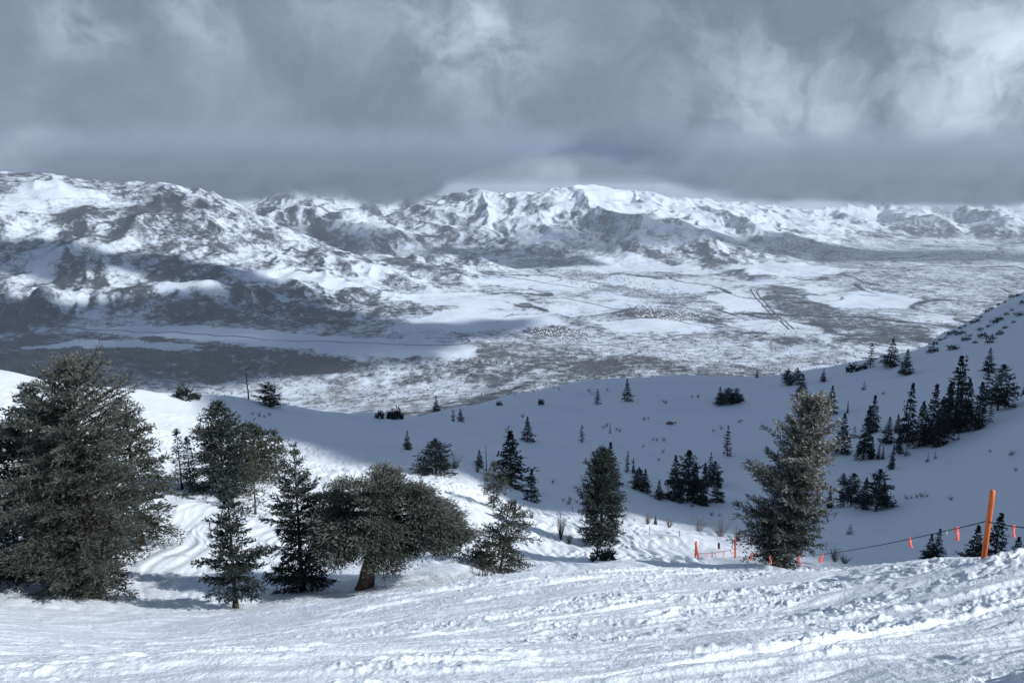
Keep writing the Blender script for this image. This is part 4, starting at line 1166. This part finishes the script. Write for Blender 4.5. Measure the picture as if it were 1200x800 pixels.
# ------------------------------------------------------------------ rocks
def rock_mesh(seed, w, d, h):
    bm_ = __import__('bmesh').new(); bmesh = __import__('bmesh')
    bmesh.ops.create_icosphere(bm_, subdivisions=3, radius=1)
    rng = np.random.default_rng(seed); pl = unit(rng.normal(size=(9, 3)))
    for v in bm_.verts:
        c = np.array(v.co); m = 1.0
        for q in pl: m = min(m, .78 / max(float(c @ q), 1e-3)) if c @ q > .78 else m
        c = c * m * (1 + .06 * float(perlin(np.array([c[0] * 3]), np.array([c[1] * 3 + c[2] * 2]), seed)[0]))
        v.co = (c[0] * w / 2, c[1] * d / 2, c[2] * h)
    me = bpy.data.meshes.new('rock'); bm_.to_mesh(me); bm_.free(); me.materials.append(M_ROCK)
    return me
for (u, v, w, h, lab, sd) in [(785, 497, 9, 3.2, 'tan flat rock half buried in snow in the open upper bowl', 5), (791, 496, 2.5, 2.4, 'small dark stone right of the flat tan rock', 6)]:
    p = base_pt(u, v, None, 0); k = math.hypot(*p[:2]) / FPX * 1.08
    o = link('rock', rock_mesh(sd, w * k, w * k * .7, h * k)); o.location = p; tag(o, lab, 'rock')

# ------------------------------------------------------------------ boundary fence: poles, rope, flags
def pole(name, label, u0, vb, u1, vt, r, rad, mat, cat='pole', sink=.25, k=14, cap=True):
    p = base_pt(u0, vb, r, 0); rr_ = math.hypot(*p[:2])
    top = pt(u1, vt, rr_)
    dirv = top - p; L = np.linalg.norm(dirv); dirv /= L
    a = p - dirv * sink
    n = 10
    s = np.linspace(0, 1, n)
    path = (top - a)[None] * s[:, None]
    V, q, t3 = tube(path, np.concatenate([np.full(n - 1, rad), [rad * .88]]), k)
    o = link(name, mesh_np(name, V, q, t3, [mat], smooth=True)); o.location = a
    return tag(o, label, cat), a, top

big, pa, ptop = pole('marker_pole', 'big leaning orange marker pole on the snow crest at the right', 1152.5, 656, 1163.5, 574, 11.6, .034, M_ORANGE)
kn = Buf(); 
p1, _, t1 = pole('fence_post', 'left one of two crossed orange fence posts', 814.5, 662, 816, 634, 42, .06, M_ORANGED)
p2, _, t2 = pole('fence_post', 'right one of two crossed orange fence posts', 818, 663, 815, 636, 41.5, .06, M_ORANGED)
p3_, _, t3_ = pole('fence_post', 'thin grey fence stake between the orange posts', 834, 661, 834.5, 646, 42.5, .028, M_WOOD)
p4, _, t4 = pole('fence_post', 'straight tall orange fence post nearest to the frosted pine', 861, 664, 861.5, 631, 41, .055, M_ORANGED)
p5, _, t5 = pole('fence_post', 'short dull orange post with dark wrapped top behind the fence', 843.3, 653, 842.5, 636, 50, .035, M_ORANGED)
kb = tube(np.array([(0, 0, -.42), (0, 0, -.2), (0, 0, 0), (0, 0, .03)]), [.05, .085, .075, .02], 10)
w_ = link('wrapped_top', mesh_np('wrapped_top', kb[0], kb[1], kb[2], [M_SAGE], smooth=True), p5); w_.location = tuple(t5 - np.array(p5.location))
p6, _, t6 = pole('stake', 'pale pinkish stake left of the thin bare stake on the bench', 761, 628, 761.5, 616, 56, .05, M_PALE)
p7, _, t7 = pole('stake', 'thin bare grey stake alone on the bench', 796, 635, 796, 622, 54, .035, M_WOOD)
p8, _, t8 = pole('stake', 'short brown stub just right of the bullet shaped pine', 730, 615, 730, 607, 62, .05, M_WOOD)
p9, _, t9 = pole('stake', 'thin dark stick at the shade line left of another stick', 671, 602, 671, 593, 72, .03, M_WOOD)
p10, _, t10 = pole('stake', 'thin dark stick at the shade line close to the bullet shaped pine', 639, 602, 639, 596, 72, .03, M_WOOD)

def rope(label, A, B, sag, rad, n=60, name='boundary_rope'):
    s = np.linspace(0, 1, n)
    path = A[None] + (B - A)[None] * s[:, None]; path[:, 2] -= sag * 4 * s * (1 - s)
    V, q, t3 = tube(path - A, np.full(n, rad), 5)
    o = link(name, mesh_np(name, V, q, t3, [M_ROPE], smooth=True)); o.location = A
    return tag(o, label, 'rope'), lambda s_: A + (B - A) * s_ - np.array([0, 0, sag * 4 * s_ * (1 - s_)])

def flag(parent, at, L, w, seed, mat, strips=2):
    """knotted strips of flagging tape hanging from the rope"""
    rng = np.random.default_rng(seed); bf = Buf()
    for k in range(strips):
        sw = rng.uniform(-.55, .55) if strips > 1 else rng.uniform(-.15, .25)
        n = 7; s = np.linspace(0, 1, n)
        x = sw * L * s ** 1.3 + .05 * L * np.sin(s * 6 + seed); z = -L * s * math.sqrt(max(.2, 1 - sw * sw)); y = .06 * L * np.sin(s * 5 + k)
        ang = .5 * np.sin(s * 4 + seed + k)
        dx, dy = np.cos(ang) * w / 2, np.sin(ang) * w / 2
        f = np.concatenate([np.stack([x - dx, y - dy, z], -1), np.stack([x + dx, y + dy, z], -1), np.stack([x - dx, y - dy + .004, z], -1), np.stack([x + dx, y + dy + .004, z], -1)])
        i = np.arange(n - 1)
        q = np.concatenate([np.stack([i, n + i, n + i + 1, i + 1], -1), np.stack([2 * n + i, 2 * n + i + 1, 3 * n + i + 1, 3 * n + i], -1), np.stack([i, i + 1, 2 * n + i + 1, 2 * n + i], -1), np.stack([n + i, 3 * n + i, 3 * n + i + 1, n + i + 1], -1)])
        bf.add(f, q)
    kv = tube(np.array([(-.5 * w, 0, .012), (0, 0, 0), (.5 * w, 0, .012)]), [w * .25, w * .4, w * .25], 6)
    bf.add(*kv)
    o = link('flag', bf.mesh('flag', [mat], False), parent); o.location = at - np.array(parent.location)
    return o
# near end is tied to the big pole at a third of its height, far end to the straight orange post
tie = pa + (ptop - pa) * ((np.linalg.norm(ptop - pa) * .52) / np.linalg.norm(ptop - pa))
def on_pole(v):
    s = np.linspace(0, 1, 400); P_ = pa[None] + (ptop - pa)[None] * s[:, None]
    d = P_ - 0; vv = IH / 2 - FPX * (d[:, 1] * -0 + (d @ np.array([0, SP, CP]))) / (d @ np.array([0, CP, -SP]))
    return P_[np.argmin(np.abs(vv - v))]
tie = on_pole(612.5) + np.array([0, .05, 0])
far_end = t4 - np.array([0, 0, .55])
rp, f1 = rope('thin dark rope with pink flags sloping from the big pole down to the orange posts', tie, far_end, .55, .008)
def s_for(fn, u):
    s = np.linspace(0, 1, 500); P_ = np.array([fn(x) for x in s]); uu = IW / 2 + FPX * P_[:, 0] / (P_ @ np.array([0, CP, -SP]))
    return s[np.argmin(np.abs(uu - u))]
for i, (u, L, w, mt_, st_) in enumerate([(1121, .20, .05, M_PINK, 2), (1109, .07, .012, M_WHITEF, 1), (1066, .17, .05, M_PINK, 2), (964, .24, .055, M_PINK, 2), (937, .30, .055, M_PINK, 1), (903, .34, .06, M_PINK, 1), (882, .36, .06, M_PINK, 2)]):
    flag(rp, f1(s_for(f1, u)), L, w, 300 + i, mt_, st_)
endp = pt(1290, 617, 9.3)
rp2, f2 = rope('thin dark rope running from the big pole to the right edge of the photo', tie, endp, .06, .008)
flag(rp2, f2(s_for(f2, 1188)), .15, .04, 320, M_PINK, 1)
rp3, f3 = rope('low sagging rope with pink ribbons between the orange fence posts', t4 - np.array([0, 0, .62]), t1 - np.array([0, 0, .75]), .10, .012)
for i, u in enumerate((856, 849, 838, 827)):
    flag(rp3, f3(s_for(f3, u)), .28 + .1 * (i % 2), .05, 330 + i, M_PINK, 2)
# ------------------------------------------------------------------ unseen cloud bodies, added and shaped to shade the bowl and the valley
def shade_cloud_mat(name, dens, col, absorb=(.5, .5, .5)):
    m, nt = new_mat(name); b = NB(nt)
    v = b.n('ShaderNodeVolumePrincipled')
    v.inputs['Color'].default_value = (*col, 1); v.inputs['Density'].default_value = dens
    v.inputs['Anisotropy'].default_value = .2
    o = b.n('ShaderNodeOutputMaterial'); b.L(v.outputs[0], o.inputs['Volume'])
    return m
M_SHADE_NEAR = shade_cloud_mat('near_shade_cloud', .07, (.80, .82, .86))
M_SHADE_FAR = shade_cloud_mat('far_shade_cloud', .012, (.66, .70, .78))

def cloud(name, ground_pts, zc, T, edge, mat, label, cell, wob, seed, dens_floor=.25):
    """a lumpy cloud body whose outline is the shaded ground's outline carried up the sun's direction"""
    G_ = np.array(ground_pts, float)
    P = G_[:, :2] + LDIR[None, :2] * ((zc - G_[:, 2]) / LDIR[2])[:, None]
    lo, hi = P.min(0) - cell * 3 - wob, P.max(0) + cell * 3 + wob
    nx, ny = int((hi[0] - lo[0]) / cell) + 2, int((hi[1] - lo[1]) / cell) + 2
    gx_, gy_ = np.meshgrid(lo[0] + np.arange(nx) * cell, lo[1] + np.arange(ny) * cell, indexing='xy')
    d = in_poly(gx_.astype(f32), gy_.astype(f32), P) + wob * fbm(gx_ / (wob * 5), gy_ / (wob * 5), 4, seed)
    th = T * sst(0, edge, d) * np.clip(.75 + .5 * fbm(gx_ / (T * 2.2), gy_ / (T * 2.2), 4, seed + 9), .3, 1.6) + np.where(d > 0, .4, 0)
    ins = d > 0
    up = th * .72; dn = th * .28 * np.clip(.6 + .8 * fbm(gx_ / T, gy_ / T, 3, seed + 20), .2, 1.5)
    kx, ky = LDIR[0] / LDIR[2], LDIR[1] / LDIR[2]              # the body leans along the light, so its outline is the shadow's outline
    up, dn = np.where(ins, up, 0), np.where(ins, dn, 0)
    idx = np.arange(nx * ny).reshape(ny, nx)
    bot = np.where(ins, idx + nx * ny, idx)
    V = np.concatenate([np.stack([gx_ + kx * up, gy_ + ky * up, zc + up], -1).reshape(-1, 3), np.stack([gx_ - kx * dn, gy_ - ky * dn, zc - dn], -1).reshape(-1, 3)])
    anyin = ins[:-1, :-1] | ins[1:, :-1] | ins[:-1, 1:] | ins[1:, 1:]
    def quads_of(a):
        return np.stack([a[:-1, :-1], a[:-1, 1:], a[1:, 1:], a[1:, :-1]], -1)[anyin]
    q = np.concatenate([quads_of(idx), quads_of(bot)[:, ::-1]])
    used, inv = np.unique(q, return_inverse=True)
    o = link(name, mesh_np(name, V[used], inv.reshape(q.shape), None, [mat], smooth=True))
    return tag(o, label, kind='stuff')

HAZE_TOP = 250.0
bowl_uv = [(214,458),(226,478),(250,490),(290,506),(330,517),(372,530),(410,544),(470,553),(530,560),(560,567),(590,584),(625,597),(660,602),(720,606),(780,612)]
bowl = [hit(u, v, 40) for u, v in bowl_uv]
bowl += [hit(*p) for p in ((830,626,50),(880,642,45))]
def ground(x, y):
    return np.array([x, y, near_z(x, y)[0]])
def polar(u, r):
    a, _ = azw(u, 600)
    return ground(r * sin(a), r * cos(a))
bowl += [polar(905, 43), polar(930, 30), polar(960, 23), polar(1040, 19), polar(1200, 16.5), polar(1400, 14.5)]
bowl += [ground(60, 5), ground(230, 60), ground(560, 330), ground(560, 700), ground(200, 800), ground(-60, 420), ground(-130, 240), ground(-75, 140)]
cloud('cloud', bowl, 340, 95, 9, M_SHADE_NEAR, 'unseen cloud added beside the slope to shade the bowl', 2.6, 3.0, 301)  # added out of view, cut to the outline of the bowl's shade

def shade_cloud(uv, zc, T, edge, cell, wob, seed, label):  # added high out of view to cast the valley's shade patches
    zc = 6500 if min(p[1] for p in uv) > 262 else 11000
    cloud('cloud', [fhit(*p) for p in uv], zc, T, edge * .25, M_SHADE_FAR, label, cell, wob, seed)
shade_cloud([(-420,268),(-100,270),(0,278),(70,286),(150,296),(220,304),(300,318),(335,333),(250,333),(150,322),(90,326),(0,318),(-100,322),(-420,330)], 330, 330, 420, 60, 130, 311, 'unseen high cloud added to shade the left foothills')
shade_cloud([(-420,338),(-100,338),(0,343),(70,345),(180,344),(240,334),(330,336),(440,372),(520,378),(620,372),(640,384),(560,398),(520,412),(540,426),(440,434),(340,446),(200,456),(0,458),(-300,458)], 330, 300, 320, 50, 90, 321, 'unseen high cloud added to shade the scrub bluff and flats')
shade_cloud([(505,290),(600,290),(690,300),(720,312),(640,313),(540,306)], 330, 240, 260, 60, 90, 341, 'unseen high cloud added to shade the foothills behind the town')

# ------------------------------------------------------------------ low cloud bank dragging over the far ridges
BANK = (-7200., 9800., 9700., 11900., -310., 1000.)
m, nt = new_mat('cloud_bank'); b = NB(nt)
co = b.n('ShaderNodeTexCoord').outputs['Object']
sp_ = b.n('ShaderNodeSeparateXYZ'); b.L(co, sp_.inputs[0])
px_, pz_ = sp_.outputs[0], sp_.outputs[2]
crv = b.n('ShaderNodeFloatCurve'); mpc = crv.mapping.curves[0]
mpx = b.mr(px_, BANK[0], BANK[1], 0, 1, smooth=False); b.L(mpx, crv.inputs['Value'])
prof_ = [(130,230),(200,224),(250,234),(300,238),(345,226),(400,230),(455,240),(490,234),(530,214),(600,190),(660,186),(730,196),(790,214),(850,228),(910,236),(960,234),(1010,240),(1080,240),(1140,246),(1190,242),(1260,240)]
first = True
pl_ = []
for u_, v_ in prof_:
    xx = (u_ - 600) / FPX * 10900 ; zz_ = -(v_ - VHOR) / FPX * 10900 * 1.02
    pl_.append(((xx - BANK[0]) / (BANK[1] - BANK[0]), (zz_ + 600) / 1200))
pl_ = [p for p in pl_ if 0 <= p[0] <= 1]
mpc.points[0].location = (0, pl_[0][1]); mpc.points[1].location = (1, pl_[-1][1])
for p in pl_: mpc.points.new(*p)
crv.mapping.update()
zbase = b.m('MULTIPLY_ADD', crv.outputs[0], 1200, -600)
nlo = b.noise(b.scaled(co, (1 / 900, 1 / 900, 1 / 520)), 1, 4, .6)
nhi = b.noise(b.scaled(co, (1 / 330, 1 / 330, 1 / 260)), 1, 3, .6)
rel = b.m('ADD', b.m('SUBTRACT', pz_, zbase), b.m('MULTIPLY_ADD', nlo, 520, -260))
den = b.mr(rel, -60, 130)
den = b.m('MULTIPLY', den, b.mr(nhi, .28, .62, .25, 1.2))
den = b.m('MULTIPLY', den, b.mr(pz_, 150, 980, 1, 0))
sy_ = sp_.outputs[1]
den = b.m('MULTIPLY', den, b.mr(sy_, BANK[2], BANK[2] + 500)); den = b.m('MULTIPLY', den, b.mr(sy_, BANK[3], BANK[3] - 500))
den = b.m('MULTIPLY', den, b.mr(px_, BANK[0], BANK[0] + 700)); den = b.m('MULTIPLY', den, b.mr(px_, BANK[1], BANK[1] - 700))
v = b.n('ShaderNodeVolumePrincipled'); v.inputs['Color'].default_value = (.54, .62, .75, 1)
den = b.m('MULTIPLY', den, b.mr(pz_, BANK[4] + 10, BANK[4] + 200))
b.L(b.m('MULTIPLY', den, .0024), v.inputs['Density'])
o_ = b.n('ShaderNodeOutputMaterial'); b.L(v.outputs[0], o_.inputs['Volume'])
x0, x1, y0, y1, z0, z1 = BANK
bank = link('cloud', mesh_np('cloud', np.array([(x, y, z) for z in (z0, z1) for y in (y0, y1) for x in (x0, x1)]), np.array([(0,2,3,1),(4,5,7,6),(0,1,5,4),(2,6,7,3),(0,4,6,2),(1,3,7,5)]), None, [m]))
tag(bank, 'low ragged cloud bank dragging over the far mountain ridges', kind='stuff')
m.cycles.volume_step_rate = .10

# ------------------------------------------------------------------ haze
m, nt = new_mat('haze'); b = NB(nt)
v = b.n('ShaderNodeVolumePrincipled'); v.inputs['Color'].default_value = (.80, .88, 1.0, 1)
v.inputs['Density'].default_value = 2.6e-5; v.inputs['Anisotropy'].default_value = .0
o_ = b.n('ShaderNodeOutputMaterial'); b.L(v.outputs[0], o_.inputs['Volume'])
# one closed body; its top has a recess in which the low cloud bank lies, so that the cloud is outside the haze
xs_, ys_, zs_ = [-36500, BANK[0] - 30, BANK[1] + 30, 36500], [-1500, BANK[2] - 30, BANK[3] + 30, 46000], [-1420, BANK[4] - 30, HAZE_TOP]
V, ix, F = [], {}, []
def hv(i, j, k):
    if (i, j, k) not in ix: ix[(i, j, k)] = len(V); V.append((xs_[i], ys_[j], zs_[k]))
    return ix[(i, j, k)]
full = lambda i, j, k: 0 <= i < 3 and 0 <= j < 3 and 0 <= k < 2 and (i, j, k) != (1, 1, 1)
for i in range(3):
    for j in range(3):
        for k in range(2):
            if not full(i, j, k): continue
            for (di, dj, dk), fc in (((-1, 0, 0), [(0,0,0),(0,0,1),(0,1,1),(0,1,0)]), ((1, 0, 0), [(1,0,0),(1,1,0),(1,1,1),(1,0,1)]), ((0, -1, 0), [(0,0,0),(1,0,0),(1,0,1),(0,0,1)]),
                                     ((0, 1, 0), [(0,1,0),(0,1,1),(1,1,1),(1,1,0)]), ((0, 0, -1), [(0,0,0),(0,1,0),(1,1,0),(1,0,0)]), ((0, 0, 1), [(0,0,1),(1,0,1),(1,1,1),(0,1,1)])):
                if not full(i + di, j + dj, k + dk): F.append([hv(i + a_, j + b_, k + c_) for a_, b_, c_ in fc])
haze = link('haze', mesh_np('haze', np.array(V, float), np.array(F), None, [m]))
tag(haze, kind='stuff')

# ------------------------------------------------------------------ world: Nishita sky behind a broken cloud deck
w = bpy.data.worlds.new('World'); scene.world = w; w.use_nodes = True
nt = w.node_tree; nt.nodes.clear(); b = NB(nt)
sky = b.n('ShaderNodeTexSky'); sky.sky_type = 'NISHITA'; sky.sun_disc = False
sky.sun_elevation = SUN_EL; sky.sun_rotation = SUN_AZ; sky.altitude = 2700
SKY_STRENGTH = .10
g = b.n('ShaderNodeTexCoord').outputs['Generated']
sp = b.n('ShaderNodeSeparateXYZ'); b.L(g, sp.inputs[0])
azn = b.m('ARCTAN2', sp.outputs[0], sp.outputs[1]); eln = b.m('ARCSINE', sp.outputs[2])
cb = b.n('ShaderNodeCombineXYZ'); b.L(azn, cb.inputs[0]); b.L(eln, cb.inputs[1])
ae = cb.outputs[0]
# ragged, streaky cloud texture in azimuth and elevation
warp = b.n('ShaderNodeTexNoise'); b.L(ae, warp.inputs['Vector']); warp.inputs['Scale'].default_value = 7; warp.inputs['Detail'].default_value = 4
wv = b.n('ShaderNodeVectorMath', operation='MULTIPLY_ADD'); b.L(warp.outputs['Color'], wv.inputs[0]); wv.inputs[1].default_value = (.14, .14, 0); b.L(ae, wv.inputs[2])
wp = wv.outputs[0]
big = b.noise(b.scaled(wp, (3.2, 4.2, 1)), 1, 5, .52)
mid = b.noise(b.scaled(wp, (9, 10, 1)), 1, 6, .58)
fine = b.noise(b.scaled(wp, (26, 24, 1)), 1, 5, .6)
BL = [  # azimuth/elevation of thinner, brighter places in the deck: (u, v, half width, half height, weight)
 (1185,60,60,55,.72),(1130,110,95,60,.34),(1060,190,120,45,.50),(900,125,75,60,.62),(1180,225,60,25,.6),(960,215,120,28,.35),
 (565,40,60,70,.40),(470,20,120,40,.25),(238,25,28,40,.55),(95,15,40,28,.55),(635,195,32,26,.45),(560,70,90,50,.2),(30,186,60,12,.5),(730,150,60,60,.0),(800,40,70,40,.15)]
tot = None
for u, v, su, sv, wt in BL:
    if wt == 0: continue
    d = ray(u, v); a0 = math.atan2(d[0], d[1]); e0 = math.asin(d[2] / np.linalg.norm(d))
    mp = b.n('ShaderNodeVectorMath', operation='SUBTRACT'); b.L(wp, mp.inputs[0]); mp.inputs[1].default_value = (a0 + .07, e0 + .07, 0)
    ms = b.n('ShaderNodeVectorMath', operation='MULTIPLY'); b.L(mp.outputs[0], ms.inputs[0]); ms.inputs[1].default_value = (FPX / su, FPX / sv, 0)
    ln = b.n('ShaderNodeVectorMath', operation='LENGTH'); b.L(ms.outputs[0], ln.inputs[0])
    k = b.m('MULTIPLY', b.mr(ln.outputs['Value'], 0, 1.9, 1, 0), wt)
    tot = k if tot is None else b.m('ADD', tot, k)
tot = b.m('MULTIPLY', tot, b.mr(mid, .34, .66, .15, 1.45))
lum = b.m('ADD', b.m('ADD', .25, b.m('MULTIPLY', b.m('SUBTRACT', big, .5), .22)), b.m('ADD', b.m('MULTIPLY', b.m('SUBTRACT', mid, .5), .15), b.m('MULTIPLY', b.m('SUBTRACT', fine, .5), .075)))
lum = b.m('ADD', lum, b.m('MULTIPLY', tot, .34))
lum = b.m('MAXIMUM', lum, .05)
tint = b.mix(b.mr(lum, .18, .52), rgb(.79, 1.0, 1.36), rgb(.84, 1.0, 1.21))
vm = b.n('ShaderNodeVectorMath', operation='SCALE'); b.L(tint, vm.inputs[0]); b.L(b.m('MULTIPLY', lum, 1 / SKY_STRENGTH), vm.inputs['Scale'])
# cover: closed near the horizon in view, broken overhead
cover = b.m('SUBTRACT', 1.0, b.m('MULTIPLY', b.mr(eln, .30, .75), b.mr(big, .40, .56)))
colr = b.mix(cover, sky.outputs[0], vm.outputs[0])
bg = b.n('ShaderNodeBackground'); b.L(colr, bg.inputs[0]); bg.inputs[1].default_value = SKY_STRENGTH
ow = b.n('ShaderNodeOutputWorld'); b.L(bg.outputs[0], ow.inputs[0])
w.cycles.sampling_method = 'AUTOMATIC'

# ------------------------------------------------------------------ sun
sl = bpy.data.lights.new('sun', 'SUN'); sl.energy = 4.3; sl.angle = radians(.53); sl.color = (1.0, .985, .965)
so = bpy.data.objects.new('sun', sl); COL.objects.link(so)
from mathutils import Vector
so.rotation_euler = Vector(LDIR).to_track_quat('Z', 'Y').to_euler()
so.location = (60, -20, 60)

# ------------------------------------------------------------------ camera
cd = bpy.data.cameras.new('camera'); cd.sensor_width = 36; cd.lens = 36 * FPX / IW
cd.clip_start = .1; cd.clip_end = 150000
cam = bpy.data.objects.new('camera', cd); COL.objects.link(cam)
cam.location = (0, 0, 0); cam.rotation_euler = (pi / 2 - PITCH, 0, 0)
scene.camera = cam
scene.view_settings.view_transform = 'Standard'; scene.view_settings.look = 'None'
scene.view_settings.gamma = 1; scene.view_settings.exposure = 0.12
scene.view_settings.use_curve_mapping = False
c = scene.cycles
c.max_bounces = 5; c.diffuse_bounces = 2; c.glossy_bounces = 1; c.transmission_bounces = 1; c.transparent_max_bounces = 8; c.volume_bounces = 1
c.use_denoising = True
try: c.denoiser = 'OPENIMAGEDENOISE'; c.denoising_input_passes = 'RGB_ALBEDO_NORMAL'
except Exception: pass
c.volume_max_steps = 128
c.caustics_reflective = False; c.caustics_refractive = False
